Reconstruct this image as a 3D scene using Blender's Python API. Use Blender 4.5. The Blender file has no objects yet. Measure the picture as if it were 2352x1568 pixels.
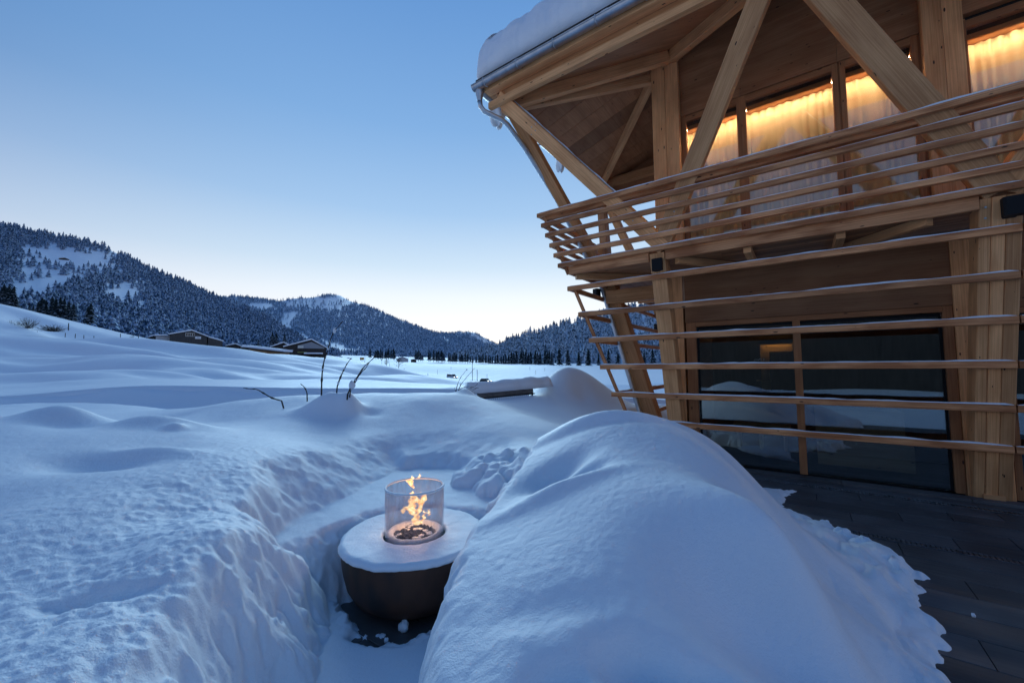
import bpy, math, random
import numpy as np
rnd = random.Random(7)
rng = np.random.default_rng(11)
sc = bpy.context.scene
C = sc.collection
rad = math.radians
EYE = 1.8          # camera height above the terrace; all coordinates below are relative to the eye
G = -1.8           # terrace level relative to the eye
# ---------------------------------------------------------------- camera
cd = bpy.data.cameras.new('camera')
cam = bpy.data.objects.new('camera', cd); C.objects.link(cam)
cd.sensor_width = 36.0; cd.lens = 14.0; cd.clip_start = 0.05; cd.clip_end = 20000
PITCH = rad(3.6); ROLL = rad(0.45)
from mathutils import Matrix, Vector
cam.matrix_world = (Matrix.Translation((0, 0, EYE)) @ Matrix.Rotation(math.pi/2 + PITCH, 4, 'X') @ Matrix.Rotation(-ROLL, 4, 'Z'))
sc.camera = cam
# ---------------------------------------------------------------- sky, dusk light, exposure
w = bpy.data.worlds.new('World'); sc.world = w; w.use_nodes = True
nt = w.node_tree; bg = nt.nodes['Background']
sky = nt.nodes.new('ShaderNodeTexSky'); sky.sky_type = 'NISHITA'; sky.sun_disc = False
sky.sun_elevation = rad(6.0); sky.sun_rotation = rad(2.0); sky.altitude = 1100
sky.air_density = 1.0; sky.dust_density = 0.35; sky.ozone_density = 5.0
def _n(t, **k):
    n = nt.nodes.new(t)
    for q, v in k.items(): setattr(n, q, v)
    return n
# the physical dusk sky, softened by a gamma, blended with the clear blue-hour gradient (by height, and by bearing from the afterglow)
m1 = _n('ShaderNodeVectorMath', operation='SCALE'); m1.inputs[3].default_value = 0.0626
gm = _n('ShaderNodeGamma'); gm.inputs[1].default_value = 0.6
tn = _n('ShaderNodeVectorMath', operation='MULTIPLY'); tn.inputs[1].default_value = (1.25, 1.45, 1.75)
nt.links.new(sky.outputs[0], m1.inputs[0]); nt.links.new(m1.outputs[0], gm.inputs[0]); nt.links.new(gm.outputs[0], tn.inputs[0])
tc = _n('ShaderNodeTexCoord'); sx = _n('ShaderNodeSeparateXYZ'); nt.links.new(tc.outputs['Generated'], sx.inputs[0])
def _ramp(stops):
    r = _n('ShaderNodeValToRGB'); el = r.color_ramp.elements
    while len(el) < len(stops): el.new(.5)
    for e, (p, c) in zip(el, stops): e.position = p; e.color = (*c, 1)
    nt.links.new(sx.outputs[2], r.inputs[0]); return r
GLOWSIDE = _ramp([(0, (1.07, .91, .75)), (.09, (.92, .88, .825)), (.17, (.78, .82, .84)), (.24, (.56, .68, .78)), (.36, (.335, .505, .72)), (.52, (.196, .37, .64)), (.70, (.114, .264, .55)), (1, (.024, .10, .30))])
FARSIDE = _ramp([(0, (.60, .55, .58)), (.12, (.54, .53, .61)), (.25, (.31, .38, .54)), (.46, (.05, .145, .36)), (1, (.024, .10, .30))])  # unseen rear sky; low band brightened and warmed as fill for the timber facade
hx = _n('ShaderNodeVectorMath', operation='MULTIPLY'); hx.inputs[1].default_value = (1, 1, 0); nt.links.new(tc.outputs['Generated'], hx.inputs[0])
hn = _n('ShaderNodeVectorMath', operation='NORMALIZE'); nt.links.new(hx.outputs[0], hn.inputs[0])
dt = _n('ShaderNodeVectorMath', operation='DOT_PRODUCT'); dt.inputs[1].default_value = (.03, 1, 0); nt.links.new(hn.outputs[0], dt.inputs[0])
mr = _n('ShaderNodeMapRange', interpolation_type='SMOOTHSTEP'); mr.inputs['From Min'].default_value = .12; mr.inputs['From Max'].default_value = 1.0; nt.links.new(dt.outputs['Value'], mr.inputs[0])
mz = _n('ShaderNodeMix', data_type='RGBA'); nt.links.new(mr.outputs[0], mz.inputs[0]); nt.links.new(FARSIDE.outputs[0], mz.inputs[6]); nt.links.new(GLOWSIDE.outputs[0], mz.inputs[7])
mb = _n('ShaderNodeMix', data_type='RGBA'); mb.inputs[0].default_value = .9; nt.links.new(tn.outputs[0], mb.inputs[6]); nt.links.new(mz.outputs[2], mb.inputs[7])
sc10 = _n('ShaderNodeVectorMath', operation='SCALE'); sc10.inputs[3].default_value = 10.0; nt.links.new(mb.outputs[2], sc10.inputs[0]); nt.links.new(sc10.outputs[0], bg.inputs[0])
bg.inputs[1].default_value = 0.1
sl = bpy.data.lights.new('sun', 'SUN'); sl.energy = 1.65; sl.angle = rad(36); sl.color = (.54, .82, 1.0)      # soft afterglow above the valley
sun = bpy.data.objects.new('sun', sl); C.objects.link(sun)
SUN_EL, SUN_AZ = rad(17), rad(-12)
sun.rotation_euler = (Vector((math.sin(SUN_AZ)*math.cos(SUN_EL), math.cos(SUN_AZ)*math.cos(SUN_EL), math.sin(SUN_EL)))).to_track_quat('Z', 'Y').to_euler()
sun.location = (0, 0, 40)
sc.view_settings.view_transform = 'Standard'; sc.view_settings.look = 'None'
sc.view_settings.exposure = 0.3; sc.view_settings.gamma = 1.0; sc.view_settings.use_curve_mapping = False
sc.cycles.max_bounces = 8; sc.cycles.transparent_max_bounces = 16
# ---------------------------------------------------------------- camera geometry helpers (2352 x 1568 reading grid)
FX, CX, CY = 914.667, 1176.0, 784.0
def ray(u, v):
    x = (u-CX)/FX; y = (CY-v)/FX; c, s = math.cos(ROLL), math.sin(ROLL)
    xr = x*c + y*s; yr = -x*s + y*c
    return np.array([xr, math.cos(PITCH)-math.sin(PITCH)*yr, math.sin(PITCH)+math.cos(PITCH)*yr])
def atY(u, v, Y): r = ray(u, v); return r*(Y/r[1])
def atZ(u, v, z): r = ray(u, v); return r*(z/r[2])
def projN(p):
    p = np.asarray(p); X, Y, Z = p[..., 0], p[..., 1], p[..., 2]
    d = Y*math.cos(PITCH)+Z*math.sin(PITCH); yr = (-Y*math.sin(PITCH)+Z*math.cos(PITCH))/d; xr = X/d
    c, s = math.cos(ROLL), math.sin(ROLL)
    return CX+FX*(xr*c-yr*s), CY-FX*(xr*s+yr*c)
A54 = rad(54.0)
e1 = np.array([-math.sin(A54), math.cos(A54), 0.0]); e2 = np.array([math.cos(A54), math.sin(A54), 0.0]); ez = np.array([0, 0, 1.0])
def B(s, t, z): return e1*s + e2*t + ez*z
def nrm(a): a = np.asarray(a, float); return a/np.linalg.norm(a)
# ---------------------------------------------------------------- noise
_T = rng.random((256, 256))
def vnoise(x, y):
    xi = np.floor(x).astype(int); yi = np.floor(y).astype(int); fx = x-xi; fy = y-yi
    fx = fx*fx*fx*(fx*(fx*6-15)+10); fy = fy*fy*fy*(fy*(fy*6-15)+10)
    a = _T[xi % 256, yi % 256]; b_ = _T[(xi+1) % 256, yi % 256]; c = _T[xi % 256, (yi+1) % 256]; d = _T[(xi+1) % 256, (yi+1) % 256]
    return (a*(1-fx)+b_*fx)*(1-fy) + (c*(1-fx)+d*fx)*fy - 0.5
def fbm(x, y, o=4):
    r = 0; a = 1.0
    for i in range(o):
        r = r + a*vnoise(x*2**i+17.3*i, y*2**i+5.1*i); a *= 0.5
    return r
def smooth(x, a, b_): t = np.clip((x-a)/(b_-a), 0, 1); return t*t*(3-2*t)
def sdpoly(px, py, poly):      # signed distance, inside positive
    poly = np.asarray(poly, float); n = len(poly); d = np.full(px.shape, 1e9); ins = np.zeros(px.shape, bool)
    for i in range(n):
        ax, ay = poly[i]; bx, by = poly[(i+1) % n]
        ex, ey = bx-ax, by-ay; wx, wy = px-ax, py-ay
        t = np.clip((wx*ex+wy*ey)/(ex*ex+ey*ey+1e-12), 0, 1)
        d = np.minimum(d, (wx-ex*t)**2+(wy-ey*t)**2)
        cond = ((ay > py) != (by > py)) & (px < (bx-ax)*(py-ay)/((by-ay)+1e-12)+ax)
        ins ^= cond
    d = np.sqrt(d); return np.where(ins, d, -d)
def rbf(P, V, c):
    P = np.asarray(P, float); V = np.asarray(V, float); n = len(P)
    D = np.sqrt(((P[:, None]-P[None])**2).sum(-1)+c*c)
    M = np.zeros((n+3, n+3)); M[:n, :n] = D + np.eye(n)*1e-6; M[:n, n] = 1; M[:n, n+1:] = P; M[n, :n] = 1; M[n+1:, :n] = P.T
    wts = np.linalg.solve(M, np.r_[V, 0, 0, 0])
    def f(x, y):
        x = np.asarray(x, float); y = np.asarray(y, float)
        r = wts[n] + wts[n+1]*x + wts[n+2]*y
        for i in range(n): r = r + wts[i]*np.sqrt((x-P[i, 0])**2+(y-P[i, 1])**2+c*c)
        return r
    return f
# ---------------------------------------------------------------- object helpers
def mesh_of(name, V, F, mats, smooth_=False, uv=None, midx=None, off=(0, 0, 0)):
    me = bpy.data.meshes.new(name)
    V = np.asarray(V, np.float32).reshape(-1, 3) - np.asarray(off, np.float32)
    if isinstance(F, np.ndarray):
        n, k = F.shape
        me.vertices.add(len(V)); me.vertices.foreach_set('co', V.ravel())
        me.loops.add(n*k); me.loops.foreach_set('vertex_index', F.astype(np.int32).ravel())
        me.polygons.add(n); me.polygons.foreach_set('loop_start', np.arange(0, n*k, k, dtype=np.int32))
        me.update(calc_edges=True)
    else:
        me.from_pydata([tuple(map(float, v)) for v in V], [], [tuple(f) for f in F]); me.update()
    for m in (mats if isinstance(mats, (list, tuple)) else [mats]): me.materials.append(m)
    if midx is not None: me.polygons.foreach_set('material_index', np.asarray(midx, np.int32))
    if smooth_: me.polygons.foreach_set('use_smooth', np.ones(len(me.polygons), bool))
    if uv is not None:
        l = me.uv_layers.new(name='uv'); l.data.foreach_set('uv', np.asarray(uv, np.float32).ravel())
    return me
def tag(o, label=None, cat=None, group=None, kind=None):
    if label: o['label'] = label
    if cat: o['category'] = cat
    if group: o['group'] = group
    if kind: o['kind'] = kind
    return o
def empty(name, loc, label, cat, group=None):
    o = bpy.data.objects.new(name, None); C.objects.link(o); o.empty_display_size = 0.2
    o.location = (loc[0], loc[1], loc[2]+EYE); o['org'] = [float(x) for x in loc]
    return tag(o, label, cat, group)
def org(o): return np.array(o['org'])
def obj(name, M, parent=None, mats=None, smooth_=False):
    """M = MB (mesh collector in eye coordinates) -> one mesh object"""
    if parent is None:
        c = np.array(M.base if M.base is not None else M.center())
        o = bpy.data.objects.new(name, M.mesh(name, mats, c, smooth_)); C.objects.link(o)
        o.location = (c[0], c[1], c[2]+EYE); o['org'] = [float(x) for x in c]
    else:
        c = org(parent)
        o = bpy.data.objects.new(name, M.mesh(name, mats, c, smooth_)); C.objects.link(o)
        o.parent = parent; o['org'] = [float(x) for x in c]
    return o
def clone(o, parent=None):
    c = o.copy(); C.objects.link(c)
    if parent is not None: c.parent = parent
    for ch in o.children: clone(ch, c)
    return c
class MB:
    def __init__(s): s.V = []; s.F = []; s.UV = []; s.n = 0; s.base = None
    def add(s, V, F, uv=None):
        V = np.asarray(V, float).reshape(-1, 3)
        for f in F:
            s.F.append([i+s.n for i in f])
        if uv is None: s.UV += [(0, 0)]*sum(len(f) for f in F)
        else: s.UV += list(uv)
        s.V.append(V); s.n += len(V); return s
    def center(s): V = np.vstack(s.V); c = (V.min(0)+V.max(0))/2; c[2] = V[:, 2].min(); return c
    def mesh(s, name, mats, off, smooth_): return mesh_of(name, np.vstack(s.V), s.F, mats, smooth_, s.UV, None, off)
    def beam(s, p0, p1, w, h, up=(0, 0, 1), ch=0.006, grain=True):
        p0 = np.asarray(p0, float); p1 = np.asarray(p1, float); ax = nrm(p1-p0); L = np.linalg.norm(p1-p0)
        sd = nrm(np.cross(ax, up)); u2 = np.cross(sd, ax)
        a, b_ = w/2, h/2; c = min(ch, a*.4, b_*.4)
        pr = [(a, -b_+c), (a, b_-c), (a-c, b_), (-a+c, b_), (-a, b_-c), (-a, -b_+c), (-a+c, -b_), (a-c, -b_)]
        V = [p0+sd*x+u2*y for x, y in pr]+[p1+sd*x+u2*y for x, y in pr]
        F = []; uv = []; o0 = rnd.random()*50; o1 = rnd.random()*50; per = 0
        for i in range(8):
            j = (i+1) % 8; d = math.hypot(pr[j][0]-pr[i][0], pr[j][1]-pr[i][1])
            F.append((i, j, j+8, i+8)); uv += [(o0, o1+per), (o0, o1+per+d), (o0+L, o1+per+d), (o0+L, o1+per)]; per += d
        F.append(tuple(range(7, -1, -1))); F.append(tuple(range(8, 16)))
        for k in (list(range(7, -1, -1)), list(range(8))): uv += [(o0+3+pr[q][0]*.3, o1+pr[q][1]) for q in k]
        return s.add(V, F, uv)
    def box(s, a, b_, ch=0.004):      # axis-aligned in world
        a = np.asarray(a, float); b_ = np.asarray(b_, float); c = (a+b_)/2
        return s.beam((a[0], c[1], c[2]), (b_[0], c[1], c[2]), abs(b_[1]-a[1]), abs(b_[2]-a[2]), ch=ch)
    def bbox(s, s0, s1, t0, t1, z0, z1, ch=0.004, along='s'):   # box in building coordinates
        if along == 's': return s.beam(B(s0, (t0+t1)/2, (z0+z1)/2), B(s1, (t0+t1)/2, (z0+z1)/2), abs(t1-t0), abs(z1-z0), ch=ch)
        if along == 't': return s.beam(B((s0+s1)/2, t0, (z0+z1)/2), B((s0+s1)/2, t1, (z0+z1)/2), abs(s1-s0), abs(z1-z0), ch=ch)
        return s.beam(B((s0+s1)/2, (t0+t1)/2, z0), B((s0+s1)/2, (t0+t1)/2, z1), abs(s1-s0), abs(t1-t0), up=-e2, ch=ch)
    def slab(s, pts, th):              # polygon with thickness along its normal (downwards)
        P = np.asarray(pts, float); n = nrm(np.cross(P[1]-P[0], P[2]-P[0])); n = n if n[2] > 0 else -n; k = len(P)
        V = list(P)+list(P-n*th); F = [tuple(range(k)), tuple(range(2*k-1, k-1, -1))]+[(i, i+k, (i+1) % k+k, (i+1) % k) for i in range(k)]
        a = nrm(P[1]-P[0]); b_ = np.cross(n, a)
        uv = []
        for f in F: uv += [(float((V[i]-P[0])@a)+7, float((V[i]-P[0])@b_)+3) for i in f]
        return s.add(V, F, uv)
    def tube(s, pts, r, n=8, cap=True, taper=None):
        P = [np.asarray(p, float) for p in pts]; V = []; prev = None
        for i, p in enumerate(P):
            d = nrm(P[min(i+1, len(P)-1)]-P[max(i-1, 0)])
            if prev is None: x = nrm(np.cross(d, (0.31, 0.2, 0.93) if abs(d[2]) < .9 else (1, 0, 0)))
            else: x = nrm(prev - d*(prev@d))
            prev = x; y = np.cross(d, x); rr = r if taper is None else r*taper[i]
            V += [p+(x*math.cos(2*math.pi*k/n)+y*math.sin(2*math.pi*k/n))*rr for k in range(n)]
        F = [(i*n+k, i*n+(k+1) % n, (i+1)*n+(k+1) % n, (i+1)*n+k) for i in range(len(P)-1) for k in range(n)]
        if cap: F += [tuple(range(n-1, -1, -1)), tuple(range((len(P)-1)*n, len(P)*n))]
        return s.add(V, F)
    def lathe(s, prof, c, n=48, close=False):
        V = []; k = len(prof)
        for r, z in prof: V += [(c[0]+r*math.cos(2*math.pi*i/n), c[1]+r*math.sin(2*math.pi*i/n), c[2]+z) for i in range(n)]
        F = [(j*n+i, j*n+(i+1) % n, ((j+1) % k)*n+(i+1) % n, ((j+1) % k)*n+i) for j in range(k if close else k-1) for i in range(n)]
        return s.add(V, F)
    def blob(s, c, r, sq=(1, 1, 1), seed=0, n=8, rough=.25):
        g = np.random.default_rng(seed); V = []; F = []
        for j in range(n+1):
            for i in range(n*2):
                th = math.pi*j/n; ph = math.pi*i/n
                q = 1+rough*math.sin(3*ph+seed)*math.sin(2*th+seed*.7)+rough*.5*math.sin(5*ph+seed*2)*math.sin(4*th)
                V.append((c[0]+r*q*sq[0]*math.sin(th)*math.cos(ph), c[1]+r*q*sq[1]*math.sin(th)*math.sin(ph), c[2]+r*q*sq[2]*math.cos(th)))
        F = [(j*2*n+i, (j+1)*2*n+i, (j+1)*2*n+(i+1) % (2*n), j*2*n+(i+1) % (2*n)) for j in range(n) for i in range(2*n)]
        return s.add(V, F)
def snow_strip(p0, p1, w, h, seed, amp=1.1):
    """low rounded ridge of snow lying along p0-p1 (bottom centre line)"""
    p0 = np.asarray(p0, float); p1 = np.asarray(p1, float); L = np.linalg.norm(p1-p0); ax = (p1-p0)/L
    sd = nrm(np.cross(ax, (0, 0, 1))); up = np.cross(sd, ax); n = max(6, int(L/0.07))
    pr = [(-.5, 0), (-.47, .55), (-.25, .95), (.1, 1), (.4, .75), (.5, 0)]; V = []; k = len(pr)
    for i in range(n+1):
        f = i/n; q = np.array([f*L*3.1+seed*9.7]); hh = h*(1+amp*float(fbm(q, q*0+seed, 3)[0])); ww = w*(1+.25*float(fbm(q*2, q*0+seed+40, 3)[0]))
        if i in (0, n): hh *= .3
        for x, y in pr: V.append(p0+ax*L*f+sd*x*ww+up*max(y*hh, y*.002))
    F = [(i*k+j, i*k+j+1, (i+1)*k+j+1, (i+1)*k+j) for i in range(n) for j in range(k-1)]
    F += [tuple(range(k)), tuple(range((n+1)*k-1, n*k-1, -1))]
    F += [(i*k, (i+1)*k, (i+1)*k+k-1, i*k+k-1) for i in range(n)]
    return MB().add(V, F)
# ---------------------------------------------------------------- materials
def mat(name, col, rough=0.7, metal=0.0, **kw):
    m = bpy.data.materials.new(name); m.use_nodes = True; n = m.node_tree.nodes; b_ = n['Principled BSDF']
    b_.inputs['Base Color'].default_value = (*col, 1); b_.inputs['Roughness'].default_value = rough; b_.inputs['Metallic'].default_value = metal
    for k, v in kw.items(): b_.inputs[k].default_value = v
    return m
def N(m, t, **kw):
    n = m.node_tree.nodes.new(t)
    for k, v in kw.items(): setattr(n, k, v)
    return n
def Lk(m, a, b_): m.node_tree.links.new(a, b_)
def ramp(m, src, stops):
    r = N(m, 'ShaderNodeValToRGB'); el = r.color_ramp.elements
    while len(el) < len(stops): el.new(0.5)
    for e, (p, c) in zip(el, stops): e.position = p; e.color = (*c, 1) if len(c) == 3 else c
    Lk(m, src, r.inputs[0]); return r
def noise_mat(name, c0, c1, scale, rough=0.8, bump=0.0, bdist=0.02, detail=6, coord='Object', metal=0.0, lo=.35, hi=.65, rs=None):
    m = mat(name, c0, rough, metal); b_ = m.node_tree.nodes['Principled BSDF']
    tc = N(m, 'ShaderNodeTexCoord'); ns = N(m, 'ShaderNodeTexNoise'); ns.inputs['Scale'].default_value = scale; ns.inputs['Detail'].default_value = detail
    if rs:
        mp = N(m, 'ShaderNodeMapping'); mp.inputs['Scale'].default_value = rs; Lk(m, tc.outputs[coord], mp.inputs[0]); Lk(m, mp.outputs[0], ns.inputs['Vector'])
    else: Lk(m, tc.outputs[coord], ns.inputs['Vector'])
    r = ramp(m, ns.outputs[0], [(lo, c0), (hi, c1)]); Lk(m, r.outputs[0], b_.inputs['Base Color'])
    if bump:
        bp = N(m, 'ShaderNodeBump'); bp.inputs['Strength'].default_value = bump; bp.inputs['Distance'].default_value = bdist
        Lk(m, ns.outputs[0], bp.inputs['Height']); Lk(m, bp.outputs[0], b_.inputs['Normal'])
    return m
def snow_mat(name, scales, col=(.77, .81, .86)):
    m = mat(name, col, 0.55); b_ = m.node_tree.nodes['Principled BSDF']; b_.inputs['Specular IOR Level'].default_value = 0.25
    tc = N(m, 'ShaderNodeTexCoord'); prev = None
    for s_, st, dist in scales:
        ns = N(m, 'ShaderNodeTexNoise'); ns.inputs['Scale'].default_value = s_; ns.inputs['Detail'].default_value = 4; Lk(m, tc.outputs['Object'], ns.inputs['Vector'])
        bp = N(m, 'ShaderNodeBump'); bp.inputs['Strength'].default_value = st; bp.inputs['Distance'].default_value = dist; Lk(m, ns.outputs[0], bp.inputs['Height'])
        if prev: Lk(m, prev.outputs[0], bp.inputs['Normal'])
        prev = bp
    Lk(m, prev.outputs[0], b_.inputs['Normal']); return m
SNOW = snow_mat('snow', [(7, .10, .04), (34, .26, .016), (130, .5, .007)])
SNOWFINE = snow_mat('snow_fine', [(60, .5, .006)])
SNOWFAR = snow_mat('snow_far', [(.25, .25, .6)])
def wood_mat(name, base, dark, knot=(.065, .03, .016), amount=.4, rough=.62):
    m = mat(name, base, rough); b_ = m.node_tree.nodes['Principled BSDF']; b_.inputs['Specular IOR Level'].default_value = .3
    uv = N(m, 'ShaderNodeUVMap'); oi = N(m, 'ShaderNodeObjectInfo')
    mp = N(m, 'ShaderNodeMapping'); mp.inputs['Scale'].default_value = (.55, 48, 1); Lk(m, uv.outputs[0], mp.inputs[0])
    ns = N(m, 'ShaderNodeTexNoise'); ns.inputs['Scale'].default_value = 1.6; ns.inputs['Detail'].default_value = 7; ns.inputs['Distortion'].default_value = .5; Lk(m, mp.outputs[0], ns.inputs['Vector'])
    r = ramp(m, ns.outputs[0], [(.30, dark), (.48, tuple((a+b2)/2 for a, b2 in zip(base, dark))), (.62, base)])
    # broad patches of reddish, weathered timber
    mp2 = N(m, 'ShaderNodeMapping'); mp2.inputs['Scale'].default_value = (1.3, 5, 1); Lk(m, uv.outputs[0], mp2.inputs[0])
    n2 = N(m, 'ShaderNodeTexNoise'); n2.inputs['Scale'].default_value = 1.2; n2.inputs['Detail'].default_value = 4; Lk(m, mp2.outputs[0], n2.inputs['Vector'])
    r2 = ramp(m, n2.outputs[0], [(.40, (.52, .40, .33)), (.62, (1, 1, 1))])
    mx = N(m, 'ShaderNodeMix', data_type='RGBA', blend_type='MULTIPLY'); mx.inputs[0].default_value = amount
    Lk(m, r.outputs[0], mx.inputs[6]); Lk(m, r2.outputs[0], mx.inputs[7])
    # knots
    mp3 = N(m, 'ShaderNodeMapping'); mp3.inputs['Scale'].default_value = (5.0, 15.0, 1); Lk(m, uv.outputs[0], mp3.inputs[0])
    vo = N(m, 'ShaderNodeTexVoronoi'); vo.inputs['Scale'].default_value = 1.0; vo.inputs['Randomness'].default_value = .95; Lk(m, mp3.outputs[0], vo.inputs['Vector'])
    sep = N(m, 'ShaderNodeSeparateColor'); Lk(m, vo.outputs['Color'], sep.inputs[0])
    sz = N(m, 'ShaderNodeMath', operation='MULTIPLY_ADD'); Lk(m, sep.outputs[0], sz.inputs[0]); sz.inputs[1].default_value = .27; sz.inputs[2].default_value = -.08
    df = N(m, 'ShaderNodeMath', operation='SUBTRACT'); Lk(m, sz.outputs[0], df.inputs[0]); Lk(m, vo.outputs['Distance'], df.inputs[1])
    k = N(m, 'ShaderNodeMath', operation='MULTIPLY'); k.use_clamp = True; Lk(m, df.outputs[0], k.inputs[0]); k.inputs[1].default_value = 40
    mk = N(m, 'ShaderNodeMix', data_type='RGBA'); Lk(m, k.outputs[0], mk.inputs[0]); Lk(m, mx.outputs[2], mk.inputs[6]); mk.inputs[7].default_value = (*knot, 1)
    hv = N(m, 'ShaderNodeHueSaturation'); mr = N(m, 'ShaderNodeMapRange'); mr.inputs['To Min'].default_value = .70; mr.inputs['To Max'].default_value = 1.14
    Lk(m, oi.outputs['Random'], mr.inputs[0]); Lk(m, mr.outputs[0], hv.inputs['Value']); Lk(m, mk.outputs[2], hv.inputs['Color']); Lk(m, hv.outputs[0], b_.inputs['Base Color'])
    bp = N(m, 'ShaderNodeBump'); bp.inputs['Strength'].default_value = .25; bp.inputs['Distance'].default_value = .004; Lk(m, ns.outputs[0], bp.inputs['Height']); Lk(m, bp.outputs[0], b_.inputs['Normal'])
    return m
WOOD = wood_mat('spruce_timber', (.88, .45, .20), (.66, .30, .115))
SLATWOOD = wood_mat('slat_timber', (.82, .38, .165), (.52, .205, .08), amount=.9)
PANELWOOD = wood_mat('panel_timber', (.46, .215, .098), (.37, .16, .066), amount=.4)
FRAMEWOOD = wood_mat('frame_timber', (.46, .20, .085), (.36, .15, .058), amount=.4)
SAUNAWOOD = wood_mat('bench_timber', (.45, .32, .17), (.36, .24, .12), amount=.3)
ZINC = noise_mat('zinc', (.42, .44, .47), (.55, .57, .6), 6, rough=.38, metal=.9)
BLACK = mat('black_plastic', (.008, .008, .009), .6, **{'Specular IOR Level': .2})
DARKMETAL = mat('dark_metal', (.03, .03, .035), .5, .6)
STEEL = noise_mat('steel_screw', (.3, .3, .31), (.5, .5, .5), 30, rough=.35, metal=.9)
ROOFDARK = mat('roof_edge', (.02, .018, .017), .8)
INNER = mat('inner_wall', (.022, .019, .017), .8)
CORTEN = noise_mat('rusty_steel', (.020, .010, .007), (.085, .032, .013), 5, rough=.62, bump=.15, bdist=.004, rs=(1, 1, .35))
def glass_mat(name, tint, k0, k1, rough=0.0):
    m = bpy.data.materials.new(name); m.use_nodes = True; nt_ = m.node_tree; nt_.nodes.remove(nt_.nodes['Principled BSDF']); out = nt_.nodes['Material Output']
    t = N(m, 'ShaderNodeBsdfTransparent'); t.inputs[0].default_value = (*tint, 1); g = N(m, 'ShaderNodeBsdfGlossy'); g.inputs['Roughness'].default_value = rough; g.inputs[0].default_value = (.95, .97, 1, 1)
    lw = N(m, 'ShaderNodeLayerWeight'); lw.inputs[0].default_value = .5; f = N(m, 'ShaderNodeMath', operation='POWER'); Lk(m, lw.outputs['Facing'], f.inputs[0]); f.inputs[1].default_value = 4.5
    ma = N(m, 'ShaderNodeMath', operation='MULTIPLY_ADD'); ma.use_clamp = True
    Lk(m, f.outputs[0], ma.inputs[0]); ma.inputs[1].default_value = k1; ma.inputs[2].default_value = k0
    mx = N(m, 'ShaderNodeMixShader'); Lk(m, ma.outputs[0], mx.inputs[0]); Lk(m, t.outputs[0], mx.inputs[1]); Lk(m, g.outputs[0], mx.inputs[2]); Lk(m, mx.outputs[0], out.inputs[0]); return m
GLASS = glass_mat('window_glass', (.8, .84, .84), .15, .8)
GLASSUP = glass_mat('coated_glass', (.92, .92, .90), .095, .8)
def emit(name, col, st):
    m = bpy.data.materials.new(name); m.use_nodes = True; nt_ = m.node_tree; nt_.nodes.remove(nt_.nodes['Principled BSDF'])
    e = N(m, 'ShaderNodeEmission'); e.inputs[0].default_value = (*col, 1); e.inputs[1].default_value = st; Lk(m, e.outputs[0], nt_.nodes['Material Output'].inputs[0]); return m
# ================================================================ SETTING: terrain and snow
def gridobj(name, P, mats, label=None, kind='structure', cat=None, smooth_=True):
    """P: (n, m, 3) grid of points in eye coordinates"""
    n, m = P.shape[:2]; idx = np.arange(n*m).reshape(n, m)
    F = np.stack([idx[:-1, :-1], idx[:-1, 1:], idx[1:, 1:], idx[1:, :-1]], -1).reshape(-1, 4)
    c = np.array([P[..., 0].mean(), P[..., 1].mean(), P[..., 2].min()])
    o = bpy.data.objects.new(name, mesh_of(name, P.reshape(-1, 3), F, mats, smooth_, None, None, c)); C.objects.link(o)
    o.location = (c[0], c[1], c[2]+EYE); o['org'] = [float(x) for x in c]
    return tag(o, label, cat, None, kind)
def gauss(x, y, cx, cy, rx, ry, h, ang=0):
    c, s = math.cos(ang), math.sin(ang); dx, dy = x-cx, y-cy
    return h*np.exp(-(((dx*c+dy*s)/rx)**2+((-dx*s+dy*c)/ry)**2))
# ---- near snow banks round the fire pit
def uvY(L): return [tuple(atY(*q)) for q in L]
bankpts = uvY([(0, 1568, 1.25), (300, 1568, 1.3), (540, 1568, 1.36), (200, 1400, 1.62), (500, 1400, 1.64), (0, 1200, 2.2), (250, 1200, 2.3), (500, 1195, 2.3),
    (0, 1050, 3.4), (200, 1050, 3.6), (420, 1045, 3.65), (600, 1055, 3.65), (0, 965, 4.9), (150, 985, 4.6), (300, 990, 4.6), (430, 995, 4.6),
    (850, 1000, 5.85), (700, 1003, 5.4), (960, 1005, 5.85), (560, 985, 5.6), (1060, 1005, 5.7), (1150, 1015, 5.5),
    (480, 935, 7.3), (560, 918, 7.9), (700, 906, 8.0), (850, 901, 8.4), (1000, 903, 8.2), (1070, 908, 7.8), (1200, 957, 6.8), (1290, 988, 6.2),
    (1180, 1100, 4.3), (1200, 1040, 4.9)])
bankpts += [(-5.2, 11.2, -1.15), (-2, 11.4, -1.15), (0, 11.3, -1.15), (-4, 9.6, -.95), (-1, 9.8, -.95), (2.4, 8.6, -1.3), (-9, 10.8, -1.0), (-6, 6.9, -.86), (-4.6, 6.3, -.86), (-7.5, 7.5, -.8), (3, 9, -1.3), (4.5, 12, -1.2), (1.2, 6.6, -1.15), (2, 6.8, -1.4), (-14, 11, -.95),
    (-4.2, .7, -1.0), (-1.9, .6, -1.02), (-6, 2.5, -.85), (-8, 5, -.7), (0, .6, -1.2), (1.2, 3, -1.4)]
bankpts += uvY([(-250, 905, 13), (0, 912, 12.5), (110, 904, 13), (300, 886, 13), (500, 888, 13), (700, 890, 13), (900, 890, 13), (1050, 893, 13), (1250, 905, 13), (1450, 925, 13), (1700, 930, 13),
    (1090, 921, 8.7), (1160, 919.5, 8.9), (1228, 911, 9.4), (1200, 940, 8.2), (1255, 962, 7.6), (-200, 960, 6), (-400, 930, 9), (-250, 1050, 3.6), (-200, 1250, 2.1)])
bankpts += [(x, 14.6, z-.25) for x, z in ((-20, -.55), (-10, -.6), (-4, -.62), (0, -.65), (3, -.8), (8, -.9))]
_bank = rbf([(p[0], p[1]) for p in bankpts], [p[2] for p in bankpts], .35)
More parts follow.
